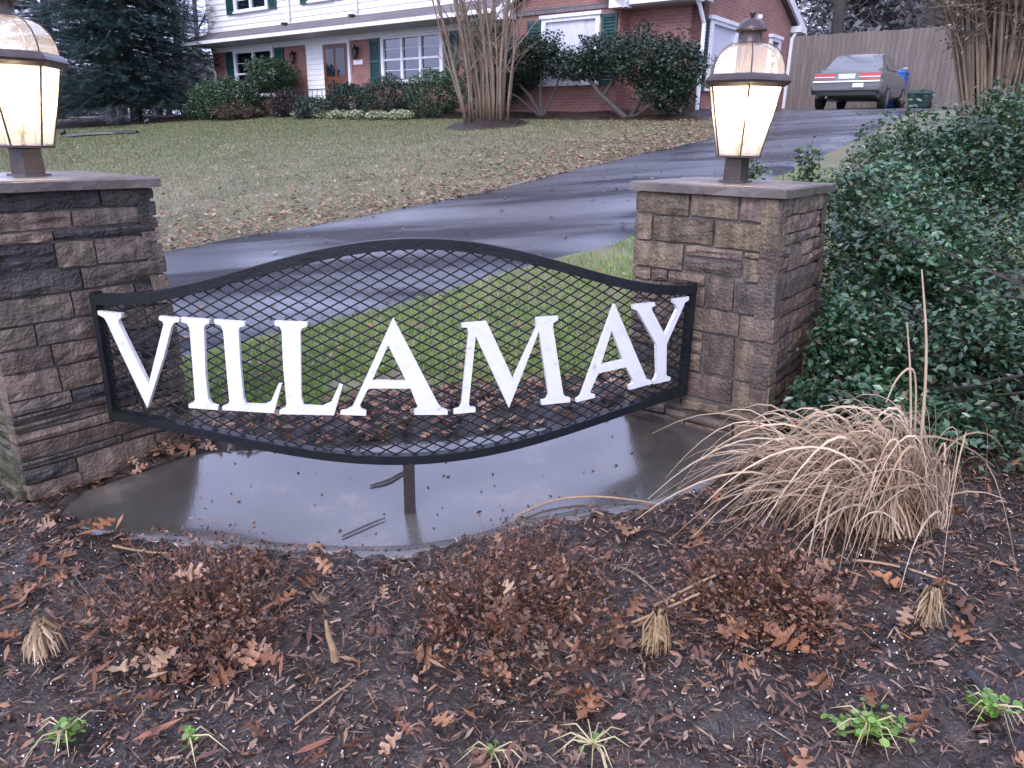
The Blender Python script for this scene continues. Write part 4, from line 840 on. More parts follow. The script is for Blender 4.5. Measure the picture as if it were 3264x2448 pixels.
conifer('spruce_tree', 'large dark blue-green spruce at the left end of the house', GU(15.6, 30.6), 12.5, 4.0, 23000, SPR, 3, z0=.7)
conifer('spruce_tree', 'second dark evergreen at far left behind the left lantern', GU(17, 40.5), 13, 3.4, 10000, SPR, 9, z0=.7)
# bare woods
def bare_tree(base, h, seed, label, group, twn=420):
    r = random.Random(seed); root = thing('bare_tree', label, 'tree', base, group); lean = r.uniform(-.05, .05)*h; R0 = h*.016
    MB().tube([(base[0], base[1], base[2]-.2), (base[0]+lean*.3, base[1], base[2]+h*.4), (base[0]+lean, base[1]+lean*.3, base[2]+h)], [R0*1.2, R0*.8, R0*.2], 8).build('trunk', 'bark', root, smooth=True)
    bs = []; tips = []
    for k in range(14):
        f = r.uniform(.22, .95); p = Vector((base[0]+lean*f, base[1], base[2]+h*f)); a = r.uniform(0, 6.28); L = h*(.34*(1-f)+.09)*r.uniform(.7, 1.2)
        d = Vector((math.cos(a), math.sin(a), r.uniform(.4, 1.1))).normalized(); m_1 = p+d*L*.5+Vector((0, 0, .05*L)); e = p+d*L+Vector((0, 0, .15*L)); bs.append(([p, m_1, e], [R0*.38, R0*.22, R0*.06])); tips += [(m_1, L), (e, L), (p+d*L*.75, L)]
    limbs(bs, 'branches', 'bark', root, 4)
    rr = np.random.default_rng(seed); P = []
    for q in range(twn): t_, L = tips[rr.integers(0, len(tips))]; P.append(np.array(t_)+rr.normal(0, .22*L+.1, 3))
    P = np.array(P); TW_V = [(-.5, -.012, 0), (-.5, .012, 0), (.5, 0, .1), (0, -.008, .05), (.05, .01, .05), (.3, .3, .2), (-.2, .008, .03), (-.15, -.01, .03), (.1, -.28, .15)]
    V, F, C = scatter(TW_V, [(0, 1, 2), (3, 4, 5), (6, 7, 8)], P, rots(len(P), 1.2, rr), h*.09*rr.uniform(.6, 1.3, len(P)), palette(len(P), [(.09, .08, .078), (.12, .105, .10), (.075, .068, .066)], .3, rr))
    obj('twigs', V, F, 'litter', root, cols=C); return root
rr_ = random.Random(21)
ORD = ['first', 'second', 'third', 'fourth', 'fifth', 'sixth', 'seventh', 'eighth', 'ninth', 'tenth']
sp_ = sorted([(29+rr_.uniform(0, 10), 8.5-k*1.75+rr_.uniform(-.6, .6)) for k in range(10)], key=lambda q: math.atan2(uv(*q)[0], uv(*q)[1]))
for k, q in enumerate(sp_): bare_tree(GU(*q), rr_.uniform(10, 15), 100+k, 'bare grey tree behind the fence, %s from the house' % ORD[k], 'bare trees behind the fence')
sp_ = sorted([(16+rr_.uniform(0, 16), 37+k*3.2+rr_.uniform(-.7, .7)) for k in range(7)], key=lambda q: -math.atan2(uv(*q)[0], uv(*q)[1]))
for k, q in enumerate(sp_): bare_tree(GU(*q), rr_.uniform(9, 15), 140+k, 'bare grey tree at the left edge, %s beyond the spruce' % ORD[k], 'bare trees at the left')
# undergrowth and far wood: one mass, haze put in by paling its colours
lob = []
for k in range(90):
    t = 16-k*.57; p = GU(38+rr_.uniform(0, 14), t); lob.append((p[0], p[1], p[2]+rr_.uniform(.5, 9.5), 2.8, 2.8, rr_.uniform(1.8, 3.2)))
for k in range(40):
    t = 34+k*1.1; p = GU(26+rr_.uniform(0, 14), t); lob.append((p[0], p[1], p[2]+rr_.uniform(.5, 3.0), 2.2, 2.2, rr_.uniform(1.0, 2.2)))
TW_ = ([(-.5, -.03, 0), (-.5, .03, 0), (.5, 0, .1), (0, -.02, .05), (.05, .03, .05), (.3, .3, .2), (-.2, .02, .03), (-.15, -.03, .03), (.1, -.28, .15)], [(0, 1, 2), (3, 4, 5), (6, 7, 8)])
V, F, C = leaf_cloud(lob, 105000, .8, [(.14, .135, .14), (.17, .16, .16), (.11, .115, .115), (.20, .18, .175)], shell=.95, lump=.3, tmpl=TW_)
V2, F2, C2 = leaf_cloud(lob, 120000, .42, [(.125, .125, .13), (.15, .145, .145), (.10, .11, .108)], shell=.9, lump=.3)
V, F, C = merge([(V, F, C), (V2, F2, C2)])
tag(obj('far_woods', V, F, 'litter', loc=GU(38, 0), cols=C), 'grey brown winter woods far behind the fence and house', 'woods', kind='stuff')
# evergreen in the woods and brown shrub at the right edge
conifer('dark_evergreen', 'dark evergreen tree in the woods above the right end of the fence', GU(27.5, -3.5), 9, 2.6, 4500, SPR, 31, z0=.5)
def twig_shrub(name, label, c, rx, ry, h, nt, nl, cols, size, seed):
    r = np.random.default_rng(seed); rp = random.Random(seed); b = G(*c); root = thing(name, label, 'shrub', b); ps = []
    for k in range(nt):
        a = rp.uniform(0, 6.28); s0 = (b[0]+.25*rx*math.cos(a), b[1]+.25*ry*math.sin(a), b[2]-.05); e = (b[0]+rx*math.cos(a)*rp.uniform(.3, 1), b[1]+ry*math.sin(a)*rp.uniform(.3, 1), b[2]+h*rp.uniform(.5, 1.05))
        m_1 = ((s0[0]*.55+e[0]*.45)+rp.uniform(-.1, .1), (s0[1]*.55+e[1]*.45), (s0[2]*.4+e[2]*.6)); ps.append(([s0, m_1, e], [.022, .014, .005]))
        for q in range(7):
            f = rp.uniform(.2, .97); p = Vector(m_1).lerp(Vector(e), f); d = Vector((rp.uniform(-1, 1), rp.uniform(-1, 1), rp.uniform(-.1, .9))).normalized(); ps.append(([p, p+d*rp.uniform(.3, .7)], [.007, .002]))
    limbs(ps, 'stems', 'crape', root, 4)
    seg = [(np.array(p_[-2]), np.array(p_[-1])) for p_, _ in ps]; ii = r.integers(0, len(seg), nl); ff = r.random((nl, 1)); A0 = np.array([q_[0] for q_ in seg])[ii]; A1 = np.array([q_[1] for q_ in seg])[ii]
    P = A0+(A1-A0)*ff+r.normal(0, .035, (nl, 3)); V, F, C = scatter(DIA_V, DIA_F, P, rots(nl, 1.2, r), size*r.uniform(.5, 1.3, nl), palette(nl, cols, .35, r)); obj('foliage', V, F, 'leaf', root, cols=C); return root
twig_shrub('brown_shrub', 'straggly brown-leaved shrub above the green bush at right edge', (5.85, 9.3), 1.6, 1.4, 3.4, 230, 34000, [(.17, .13, .095), (.14, .125, .085), (.115, .115, .08), (.21, .155, .11)], .05, 51)

# ================================================================ THE BIG GREEN BUSH BESIDE THE RIGHT PILLAR
BG = [(.055, .115, .06), (.075, .145, .07), (.04, .085, .055), (.11, .175, .085), (.09, .14, .105), (.155, .185, .085), (.07, .125, .065), (.055, .115, .06), (.075, .145, .07), (.055, .115, .06), (.075, .145, .07), (.06, .12, .06), (.08, .13, .085), (.05, .10, .06), (.13, .09, .055)]
lob = [(2.75, 3.95, .55, .95, .9, .82), (2.15, 3.55, .45, .5, .5, .62), (2.02, 4.35, .72, .33, .4, .42), (1.62, 3.12, .13, .34, .32, .30), (2.02, 2.85, .28, .5, .5, .5), (2.5, 4.5, .9, .5, .5, .45), (1.80, 2.62, -.02, .3, .3, .22), (1.78, 3.75, .35, .28, .3, .38), (3.1, 3.2, .5, .7, .7, .85), (3.0, 4.4, 1.12, .55, .55, .42), (2.55, 4.35, 1.0, .4, .4, .36), (1.66, 3.50, .66, .26, .26, .30), (1.56, 3.14, .36, .25, .24, .26), (1.86, 3.85, .86, .26, .26, .28), (1.46, 2.95, .06, .2, .2, .2), (1.27, 2.86, .10, .16, .13, .19), (1.40, 3.02, .28, .19, .17, .22)]
b = G(2.4, 3.7); root = thing('evergreen_bush', 'large glossy green bush crowding the right pillar', 'bush', b)
rb = np.random.default_rng(77); cl_ = []
for l in lob:
    for q in range(int(6+26*l[3]*l[5])):
        d = rb.normal(size=3); d /= np.linalg.norm(d); d[2] = abs(d[2])*.9-.25 if l[2] > .3 else d[2]; k_ = rb.uniform(.72, 1.02); s_ = rb.uniform(.10, .24); cl_.append((l[0]+d[0]*l[3]*k_, l[1]+d[1]*l[4]*k_, l[2]+d[2]*l[5]*k_, s_, s_, s_*.75))
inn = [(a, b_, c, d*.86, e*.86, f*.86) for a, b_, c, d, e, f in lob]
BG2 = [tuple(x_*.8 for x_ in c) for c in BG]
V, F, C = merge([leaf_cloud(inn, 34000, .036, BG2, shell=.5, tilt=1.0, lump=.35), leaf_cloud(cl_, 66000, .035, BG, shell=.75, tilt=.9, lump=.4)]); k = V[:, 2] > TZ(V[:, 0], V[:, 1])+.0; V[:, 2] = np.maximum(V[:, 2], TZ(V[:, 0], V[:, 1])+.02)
# keep leaves out of the pillar
e = np.array([math.cos(-.6471), math.sin(-.6471)]); dx = (V[:, :2]-np.array((.96, 3.288))); a1 = dx @ e; a2 = dx @ np.array([-e[1], e[0]]); ins = (np.abs(a1) < .36) & (np.abs(a2) < .36) & (V[:, 2] < 1.02)
bad = ins[F].any(1); F = F[~bad]
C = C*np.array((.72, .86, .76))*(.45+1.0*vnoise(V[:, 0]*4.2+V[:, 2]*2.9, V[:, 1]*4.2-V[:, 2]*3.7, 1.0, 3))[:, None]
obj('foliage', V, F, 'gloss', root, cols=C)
sprigs = [(1.22, 3.98, .99, .08, .07, .11), (1.50, 3.98, 1.02, .08, .07, .15), (1.72, 4.0, .98, .15, .12, .09), (1.36, 3.95, .88, .2, .1, .08), (1.55, 3.25, .60, .07, .08, .16), (1.66, 3.62, .72, .12, .12, .16), (1.58, 3.42, .42, .07, .08, .14), (1.92, 4.2, 1.12, .12, .1, .2), (2.15, 4.3, 1.2, .12, .1, .2), (2.5, 4.1, 1.34, .14, .1, .16), (2.9, 4.1, 1.42, .16, .1, .16)]
V, F, C = leaf_cloud(sprigs, 4200, .034, [(.05, .10, .04), (.07, .12, .05), (.04, .08, .045)], shell=.95, lump=.4); obj('outer_sprigs', V, F, 'gloss', root, cols=C)
rp = random.Random(8); ps = []
for q in range(46):
    l = lob[rp.randrange(len(lob))]; s0 = G(2.2+rp.uniform(-.5, .9), 3.6+rp.uniform(-.6, .5), -.02); e_ = (l[0]+rp.uniform(-.8, .8)*l[3], l[1]+rp.uniform(-.8, .8)*l[4], max(l[2]+rp.uniform(-.3, .85)*l[5], .15)); m_1 = tuple(s0[i]*.45+e_[i]*.55+rp.uniform(-.06, .06) for i in range(3)); ps.append(([s0, m_1, e_], [.02, .012, .004]))
for s in sprigs: ps.append(([(s[0]+.15, s[1]+.05, s[2]-.45), (s[0]+.04, s[1]+.01, s[2]-.1), (s[0], s[1], s[2]+.15)], [.006, .005, .002]))
limbs(ps, 'stems', 'bark', root, 5)

# ================================================================ GRASS
def blades(P, h, w_, cols, r, lean=.5):
    n = len(P); a = r.uniform(0, 2*math.pi, n); ca, sa = np.cos(a), np.sin(a); V = np.zeros((n, 4, 3)); ln = r.uniform(.1, lean, n)*h; d = r.uniform(0, 2*math.pi, n)
    V[:, 0] = P; V[:, 0, 0] -= ca*w_/2; V[:, 0, 1] -= sa*w_/2; V[:, 1] = P; V[:, 1, 0] += ca*w_/2; V[:, 1, 1] += sa*w_/2
    V[:, 2] = P; V[:, 2, 2] += h; V[:, 2, 0] += ln*np.cos(d); V[:, 2, 1] += ln*np.sin(d); V = V[:, :3]
    return V.reshape(-1, 3), np.arange(n*3).reshape(-1, 3), np.repeat(cols, 3, 0)
r = np.random.default_rng(12)
n = 260000; u = 1+9*r.random(n)**1.5; t = r.uniform(-.5, 4.6, n); x = u*NX-t*NY; y = u*NY+t*NX
ok = (t < interp(u, DRN)-.02+.05*vnoise(u, t, 6, 1)) & (y > interp(x, GRF)+.05*(vnoise(x, y, 9, 2)-.5)) & (r.random(n) < np.clip(14/(x*x+y*y), .08, 1)) & (vnoise(x, y, 3.1, 6) > .2-.1*r.random(n))
x, y = x[ok], y[ok]; P = np.stack([x, y, TZ(x, y)-.012], 1); n = len(x)
near_g = np.clip((y-interp(x, GRF))/.5, 0, 1)[:, None]*.6+.4
cols = palette(n, [(.14, .30, .03), (.18, .34, .04), (.11, .23, .028), (.21, .30, .06), (.24, .24, .09)], .3, r)
tag(obj('lawn_grass', *blades(P, r.uniform(.025, .06, n), r.uniform(.004, .007, n), cols, r, .9)[:2], 'leaf', loc=(0, 4, 0), cols=np.repeat(cols, 3, 0)), 'bright green grass strip between the sign and driveway', 'grass', kind='stuff')
n = 330000; u = r.uniform(0, 18, n); t = r.uniform(5.4, 34, n); ok = (t > interp(u, DRF)+.0+.06*vnoise(u, t, 5, 3)) & (u < hb_front(t)-.02); u, t = u[ok], t[ok]
x = u*NX-t*NY; y = u*NY+t*NX; n = len(x); P = np.stack([x, y, TZ(x, y)-.012], 1)
dry = np.clip(.95-(t-interp(u, DRF))/9+.9*(vnoise(u, t, .5, 4)-.5)+.5*(vnoise(u, t, 2.1, 5)-.5), 0, 1)[:, None]
cg = palette(n, [(.14, .17, .055), (.165, .19, .07), (.115, .14, .05), (.20, .20, .095)], .3, r); cd_ = palette(n, [(.25, .20, .13), (.21, .17, .10), (.29, .23, .16), (.16, .15, .08)], .3, r)
m_ = (r.random((n, 1)) < dry*.75); cols = np.where(m_, cd_, cg); far = np.clip(np.hypot(x, y)/14, .6, 2)
tag(obj('front_lawn_grass', *blades(P, r.uniform(.03, .055, n), .008*far*r.uniform(.8, 1.4, n), cols, r, 1.2)[:2], 'leaf', loc=uv(10, 12, .8), cols=np.repeat(cols, 3, 0)), 'patchy winter lawn sloping up to the house', 'grass', kind='stuff')

# ================================================================ LEAF LITTER (uncountable)
LTAN = [(.30, .17, .10), (.24, .12, .065), (.38, .25, .16), (.20, .10, .055), (.33, .20, .13)]
n = 8500; u = r.uniform(1, 17, n); d = r.exponential(1.7, n); t = interp(u, DRF)-.25+d*.9; ok = (u < hb_front(t)) & (t < 30) & (r.random(n) < .75); 
u2 = r.uniform(3, 16, 800); t2 = r.uniform(6, 28, 800); ok2 = (u2 < hb_front(t2)) & (t2 > interp(u2, DRF))
u = np.concatenate([u[ok], u2[ok2]]); t = np.concatenate([t[ok], t2[ok2]]); x = u*NX-t*NY; y = u*NY+t*NX; n = len(x)
P = np.stack([x, y, TZ(x, y)+r.uniform(.022, .04, n)], 1)
A_ = scatter(LEAF_V, LEAF_F, P, rots(n, .45, r), r.uniform(.05, .095, n), palette(n, LTAN, .25, r))
tag(obj('lawn_leaf_litter', *A_[:2], 'dry', loc=uv(8, 9, .6), cols=A_[2]), 'tan fallen leaves scattered thickly along the far driveway edge', 'leaves', kind='stuff')
n = 170; u = r.uniform(1.5, 16, n); f = r.random(n); f = np.where(r.random(n) < .5, f**3, f); t = interp(u, DRN)+.1+f*(interp(u, DRF)-interp(u, DRN)-.2); x = u*NX-t*NY; y = u*NY+t*NX
P = np.stack([x, y, TZ(x, y)+.045], 1); A_ = scatter(LEAF_V, LEAF_F, P, rots(n, .3, r), r.uniform(.04, .08, n), palette(n, LTAN, .25, r))
tag(obj('driveway_leaves', *A_[:2], 'dry', loc=uv(6, 5, .4), cols=A_[2]), 'a few small leaves blown over the wet driveway', 'leaves', kind='stuff')
OAK = [oak_template(.12, s) for s in range(4)]; OAK2 = [oak_template(.3, s+9) for s in range(3)]
BRN = [(.25, .105, .045), (.19, .078, .035), (.30, .15, .075), (.14, .06, .032), (.32, .19, .11), (.11, .05, .03)]
# strip behind the pad and grass edge
n = 1500; x = r.uniform(-1.7, 1.0, n); y = interp(x, PADB)+r.uniform(-.03, .42, n); nn_ = vnoise(x, y, 5, 7); ok = (r.random(n) < np.where(y < interp(x, GRF), .9, .25)*(.35+nn_)); x, y = x[ok], y[ok]; n = len(x)
x2 = r.uniform(-1.6, 1.0, 150); y2 = interp(x2, GRF)+r.uniform(0, 1.8, 150); x = np.concatenate([x, x2]); y = np.concatenate([y, y2]); n = len(x)
P = np.stack([x, y, np.maximum(MZ(x, y), TZ(x, y))+r.uniform(.012, .04, n)], 1); h = n//2
A_ = merge([scatter(*OAK[1], P[:h], rots(h, .6, r), r.uniform(.04, .085, h), palette(h, LTAN+BRN, .3, r)), scatter(LEAF_V, LEAF_F, P[h:], rots(n-h, .6, r), r.uniform(.03, .07, n-h), palette(n-h, LTAN+BRN, .3, r))])
tag(obj('leaf_litter_strip', *A_[:2], 'dry', loc=(0, 3.3, 0), cols=A_[2]), 'brown leaf litter behind the concrete pad under the sign', 'leaves', kind='stuff')
# bark chips, shredded bits on the front bed
def bed_pts(n, xr=(-2.3, 2.4), yr=(.95, 2.9), keep=None):
    x = r.uniform(*xr, n); y = r.uniform(*yr, n); ok = mulch_k(x, y) > .3; ok &= (y < interp(x, PADF)+.02) | (x > 1.05) | (x < -1.6)
    if keep is not None: ok &= keep(x, y)
    return x[ok], y[ok]
CH = [(.024, .014, .010), (.065, .035, .023), (.125, .068, .042), (.21, .125, .08), (.045, .026, .02), (.30, .19, .125), (.20, .09, .045), (.14, .08, .058)]
CH_V = [(-.5, -.04, 0), (.5, -.05, .03), (.44, .04, .02), (-.42, .06, -.02), (-.05, -.17, .05), (.08, .15, .04)]; CH_F = [(0, 4, 5), (0, 5, 3), (4, 1, 2), (4, 2, 5)]
x, y = bed_pts(74000); n = len(x); P = np.stack([x, y, MZ(x, y)+r.uniform(.0, .012, n)], 1); s = .006+.034*r.random(n)**3.2; sc = np.stack([s, s*r.uniform(.35, 1.9, n), s], 1)
CH2 = [(-.5, -.12, 0), (.42, -.15, .03), (.5, .1, .02), (-.45, .14, -.02), (0, -.1, .06), (.02, .12, .05)]; q = n//2; cc_ = palette(n, CH, .35, r); sc[:, 1] *= .75
A1 = merge([scatter(CH_V, CH_F, P[:q], rots(q, .5, r), sc[:q], cc_[:q]), scatter(CH2, CH_F, P[q:], rots(n-q, .6, r), sc[q:]*np.array((1, .7, 1)), cc_[q:])])
x, y = bed_pts(7500); n = len(x); P = np.stack([x, y, MZ(x, y)+r.uniform(.004, .016, n)], 1); A2 = scatter(NARROW_V, NARROW_F, P, rots(n, .4, r), np.stack([.02+.06*r.random(n)**2, r.uniform(.008, .022, n), r.uniform(.02, .05, n)], 1), palette(n, CH+[(.3, .2, .12)], .35, r))
A_ = merge([A1, A2]); tag(obj('bark_mulch', *A_[:2], 'litter', loc=(0, 1.8, -.2), cols=A_[2]), 'wet dark bark chips and shreds covering the front bed', 'mulch', kind='stuff')
MUM = [(-.90, 1.88, .34), (-.02, 1.86, .37), (.75, 1.84, .31)]
def mumk(x, y): return np.maximum.reduce([np.exp(-((x-a)**2+((y-b+.08)*1.3)**2)/(2*(c*.85)**2)) for a, b, c in MUM]+[np.exp(-((x+1.45)**2+(y-1.85)**2)/(2*.25**2))])
x, y = bed_pts(3000, keep=lambda x, y: r.random(len(x)) < .10+.6*mumk(x, y)); n = len(x); k = mumk(x, y); P = np.stack([x, y, MZ(x, y)+r.uniform(.01, .05, n)+.05*k*r.random(n)], 1); h = n//3
A_ = merge([scatter(*OAK2[0], P[:h], rots(h, .8, r), r.uniform(.05, .10, h), palette(h, BRN, .3, r)), scatter(*OAK[2], P[h:h+h//2], rots(h//2, .6, r), r.uniform(.05, .11, h//2), palette(h//2, BRN, .3, r)), scatter(NARROW_V, NARROW_F, P[h+h//2:], rots(n-h-h//2, .5, r), np.stack([r.uniform(.05, .085, n-h-h//2), r.uniform(.05, .08, n-h-h//2), r.uniform(.05, .1, n-h-h//2)], 1), palette(n-h-h//2, BRN, .3, r))])
tag(obj('bed_leaf_litter', *A_[:2], 'dry', loc=(0, 1.7, -.2), cols=A_[2]), 'brown oak and willow leaves lying about the front bed', 'leaves', kind='stuff')
OC_V = [(1, 0, 0), (-1, 0, 0), (0, 1, 0), (0, -1, 0), (0, 0, 1), (0, 0, -1)]; OC_F = [(0, 2, 4), (2, 1, 4), (1, 3, 4), (3, 0, 4), (2, 0, 5), (1, 2, 5), (3, 1, 5), (0, 3, 5)]
x, y = bed_pts(14000, keep=lambda x, y: r.random(len(x)) < np.clip((vnoise(x, y, 2.9, 11)-.42)*3, .03, 1)*np.clip(2.1-y*.8, .12, 1)*.5); n = len(x); P = np.stack([x, y, MZ(x, y)+.006], 1)
A_ = scatter(OC_V, OC_F, P, rots(n, 1, r), (.0011+.0035*r.random(n)**2)[:, None]*r.uniform(.7, 1.2, (n, 3)), np.ones((n, 3)))
tag(obj('perlite_grains', *A_[:2], 'perlite', loc=(0, 1.5, -.2), cols=A_[2]), 'white perlite grains speckling the dark soil', 'perlite', kind='stuff')

# ================================================================ DRY ORNAMENTAL GRASS
def ribbon(mb_v, mb_f, mb_c, pts, w_, col, nrm=None):
    k = len(mb_v); n = len(pts)
    for i, p in enumerate(pts):
        d = Vector(pts[min(i+1, n-1)])-Vector(pts[max(i-1, 0)]); s_ = d.cross(Vector((.3, -.8, .5))); s_ = s_.normalized() if s_.length > 1e-6 else Vector((1, 0, 0)); f = w_*(1-.8*(i/(n-1))**2)/2
        mb_v += [tuple(Vector(p)-s_*f), tuple(Vector(p)+s_*f)]; mb_c += [col, col]
    mb_f += [(k+2*i, k+2*i+1, k+2*i+3, k+2*i+2) for i in range(n-1)]
def dry_grass(label, c, nb, hmax, reach, bias, spread, seed, up=0):
    rp = random.Random(seed); b = G(*c); root = thing('dry_grass_clump', label, 'ornamental grass', b); v, f, cl = [], [], []
    for k in range(nb+up):
        upright = k >= nb; a = rp.gauss(bias, .6 if rp.random() < .86 else 1.5); q = rp.random()**.6; rr = spread*q; th = rp.uniform(0, 6.28); p0 = G(c[0]+rr*math.cos(th)*1.2, c[1]+rr*math.sin(th)*.6)
        if p0 is None: continue
        h = hmax*rp.uniform(.4, 1.0)*(1 if not upright else .72); R_ = reach*rp.uniform(.2, 1.0)**1.3 if not upright else rp.uniform(.02, .16); cyc = rp.uniform(1.55, 2.35) if not upright else rp.uniform(.8, 1.1); pts = []
        bend = rp.uniform(-.25, .25)
        for s in np.linspace(0, 1, 13):
            z = h*(1-(cyc*s-1)**2); aa = a+bend*s; x_, y_ = p0[0]+R_*s**1.25*math.cos(aa)+.012*math.sin(6*s+k), p0[1]+R_*s**1.25*math.sin(aa)*.8
            pts.append((x_, y_, max(p0[2]+z, tz(x_, y_)+.025+.01*rp.random())))
        g = rp.uniform(.75, 1.25); col = tuple(g*q_ for q_ in rp.choice([(.38, .265, .16), (.47, .34, .215), (.24, .16, .095), (.56, .44, .31), (.18, .12, .075), (.33, .25, .17)])); ribbon(v, f, cl, pts[:rp.randint(7, 13)], rp.choice([.0025, .0035, .005, .007, .010])*rp.uniform(.8, 1.2), col)
    obj('dry_blades', v, np.array(f), 'straw', root, cols=np.array(cl)); return root
gr_ = dry_grass('big dry tan grass clump flopping left in front of the green bush', (1.22, 2.22), 620, .41, .74, math.pi+.12, .2, 5, 520)
for pts, w_ in (([(1.33, 2.2, -.06), (1.31, 2.21, .25), (1.28, 2.22, .55), (1.225, 2.24, .80)], .014), ([(1.29, 2.18, -.06), (1.28, 2.2, .2), (1.24, 2.21, .46), (1.20, 2.22, .64)], .011), ([(1.35, 2.24, -.06), (1.31, 2.25, .25), (1.29, 2.26, .42), (1.26, 2.25, .50), (1.21, 2.24, .46), (1.18, 2.22, .38)], .008)):
    v, f, cl = [], [], []; pp_ = [np.array(p_) for p_ in pts]
    for _ in range(2): pp_ = [pp_[0]]+[q_ for a_, b_ in zip(pp_[:-1], pp_[1:]) for q_ in (a_*.75+b_*.25, a_*.25+b_*.75)]+[pp_[-1]]
    ribbon(v, f, cl, [tuple(p_) for p_ in pp_], w_, (.5, .37, .25)); k = len(v); v += [(p[0], p[1]+.004, p[2]) for p in v]; f += [tuple(reversed([i+k for i in q])) for q in f]; obj('stalk', v, np.array(f), 'straw', gr_, cols=np.array(cl+cl))
dry_grass('small dry grass tuft beside the left pillar, cut by the edge', (-1.84, 1.98), 70, .18, .32, .3, .10, 15, 30)

# ================================================================ DEAD MUMS, STUBS, WEEDS
def dead_mum(label, c, rad, h, seed):
    rp = random.Random(seed); b = (c[0], c[1], float(MZ(*c))-.01); root = thing('withered_mum', label, 'dead plant', b, 'withered plants in the bed'); v, f, cl = [], [], []; tips = []
    ox, oy = rp.uniform(-.06, .06), rp.uniform(-.04, .04)
    for k in range(330):
        a = rp.uniform(0, 6.28); q = rp.random()**.5; lop = .55+.8*float(vnoise(math.cos(a)*1.3+seed*5, math.sin(a)*1.3+q, 1.6, seed)); R_ = rad*lop
        s0 = (b[0]+.62*R_*q*math.cos(a)+ox*.5, b[1]+.55*R_*q*math.sin(a), b[2]); hh = h*lop*(1-.55*q*q)*rp.uniform(.4, 1.1)
        e = (s0[0]+R_*.42*q*math.cos(a)+rp.uniform(-.05, .05)+ox, s0[1]+R_*.35*q*math.sin(a)+rp.uniform(-.05, .05)+oy, b[2]+hh)
        m_1 = tuple(s0[i]*.5+e[i]*.5+rp.uniform(-.02, .02) for i in range(3)); g = rp.uniform(.5, 1.3); col = tuple(g*x_ for x_ in rp.choice([(.085, .042, .028), (.055, .03, .023), (.12, .06, .035)]))
        ribbon(v, f, cl, [s0, m_1, e], rp.uniform(.0025, .0045), col); tips += [e, m_1]
        for w__ in range(2):
            e2 = (m_1[0]+rp.uniform(-.045, .045), m_1[1]+rp.uniform(-.045, .045), m_1[2]+hh*rp.uniform(.05, .45)); ribbon(v, f, cl, [m_1, tuple((m_1[i]+e2[i])/2+rp.uniform(-.006, .006) for i in range(3)), e2], .002, col); tips.append(e2)
    obj('twigs', v, np.array(f), 'litter', root, cols=np.array(cl))
    r2 = np.random.default_rng(seed); P = np.repeat(np.array(tips), 3, 0)+r2.normal(0, .012, (len(tips)*3, 3)); n = len(P); A_ = scatter(DIA_V, DIA_F, P, rots(n, 1.4, r2), r2.uniform(.007, .024, n), palette(n, [(.11, .05, .03), (.16, .07, .036), (.07, .036, .026), (.22, .105, .052)], .3, r2)); obj('withered_flowers', *A_[:2], 'litter', root, cols=A_[2])
dead_mum('withered brown plant with tan oak leaf, leftmost of three', MUM[0][:2], .34, .21, 1)
dead_mum('withered brown plant below the sign post, middle of three', MUM[1][:2], .38, .21, 2)
dead_mum('withered brown plant in front of the dry grass, right of three', MUM[2][:2], .31, .20, 3)
def stub(label, c, h, seed, n=60, col=((.34, .24, .13), (.42, .32, .2), (.28, .18, .09)), wide=.05):
    rp = random.Random(seed); b = (c[0], c[1], float(MZ(*c))-.005); root = thing('cut_plant_stub', label, 'plant stub', b, 'cut stubs in the bed'); v, f, cl = [], [], []
    for k in range(n):
        a = rp.uniform(0, 6.28); R_ = wide*rp.uniform(.4, 1.1); hh = h*rp.uniform(.35, 1.05); pts = [(b[0]+.008*math.cos(a), b[1]+.008*math.sin(a), b[2]+hh*.75), (b[0]+R_*.3*math.cos(a), b[1]+R_*.3*math.sin(a), b[2]+hh), (b[0]+R_*.8*math.cos(a), b[1]+R_*.8*math.sin(a), b[2]+hh*.7), (b[0]+R_*math.cos(a)*1.1, b[1]+R_*math.sin(a)*1.1, b[2]+hh*.15)]
        g = rp.uniform(.8, 1.2); ribbon(v, f, cl, [tuple(q_+rp.uniform(-.007, .007) for q_ in p_) for p_ in pts], rp.uniform(.004, .011), tuple(g*x_ for x_ in rp.choice(col)))
    obj('papery_leaves', v, np.array(f), 'straw', root, cols=np.array(cl)); MB().tube([(b[0], b[1], b[2]-.02), (b[0]+.004, b[1], b[2]+h*.95)], [.011, .007], 7).build('stem', 'straw_stem', root)
MT['straw_stem'] = mat('straw_stem', [(.20, .12, .06), (.34, .22, .12)], 40, .6)
stub('tan papery plant stub at far left, before the leftmost withered plant', (-1.291, 1.735), .11, 1, 70)
stub('papery tan stub between middle and right withered plants', (.399, 1.69), .12, 3, 70, wide=.04)
stub('papery tan stub at right, in front of the grass clump', (1.131, 1.72), .12, 4, 70, wide=.04)
b = (-.472, 1.71, float(MZ(-.472, 1.71))); root = thing('cut_plant_stub', 'single upright brown twisted stub between left and middle withered plants', 'plant stub', b, 'cut stubs in the bed')
MB().tube([(b[0], b[1], b[2]-.02), (b[0]-.004, b[1], b[2]+.035), (b[0]-.016, b[1]+.005, b[2]+.075), (b[0]-.022, b[1]+.008, b[2]+.125)], [.014, .010, .008, .004], 8).build('stem', 'straw_stem', root)
WG = [(.12, .25, .035), (.17, .31, .05), (.09, .19, .03), (.24, .33, .09)]
ROUND_V = [(-.5, 0, 0), (-.3, -.35, .06), (.2, -.42, .08), (.5, 0, .02), (.2, .42, .08), (-.3, .35, .06), (0, 0, 0)]
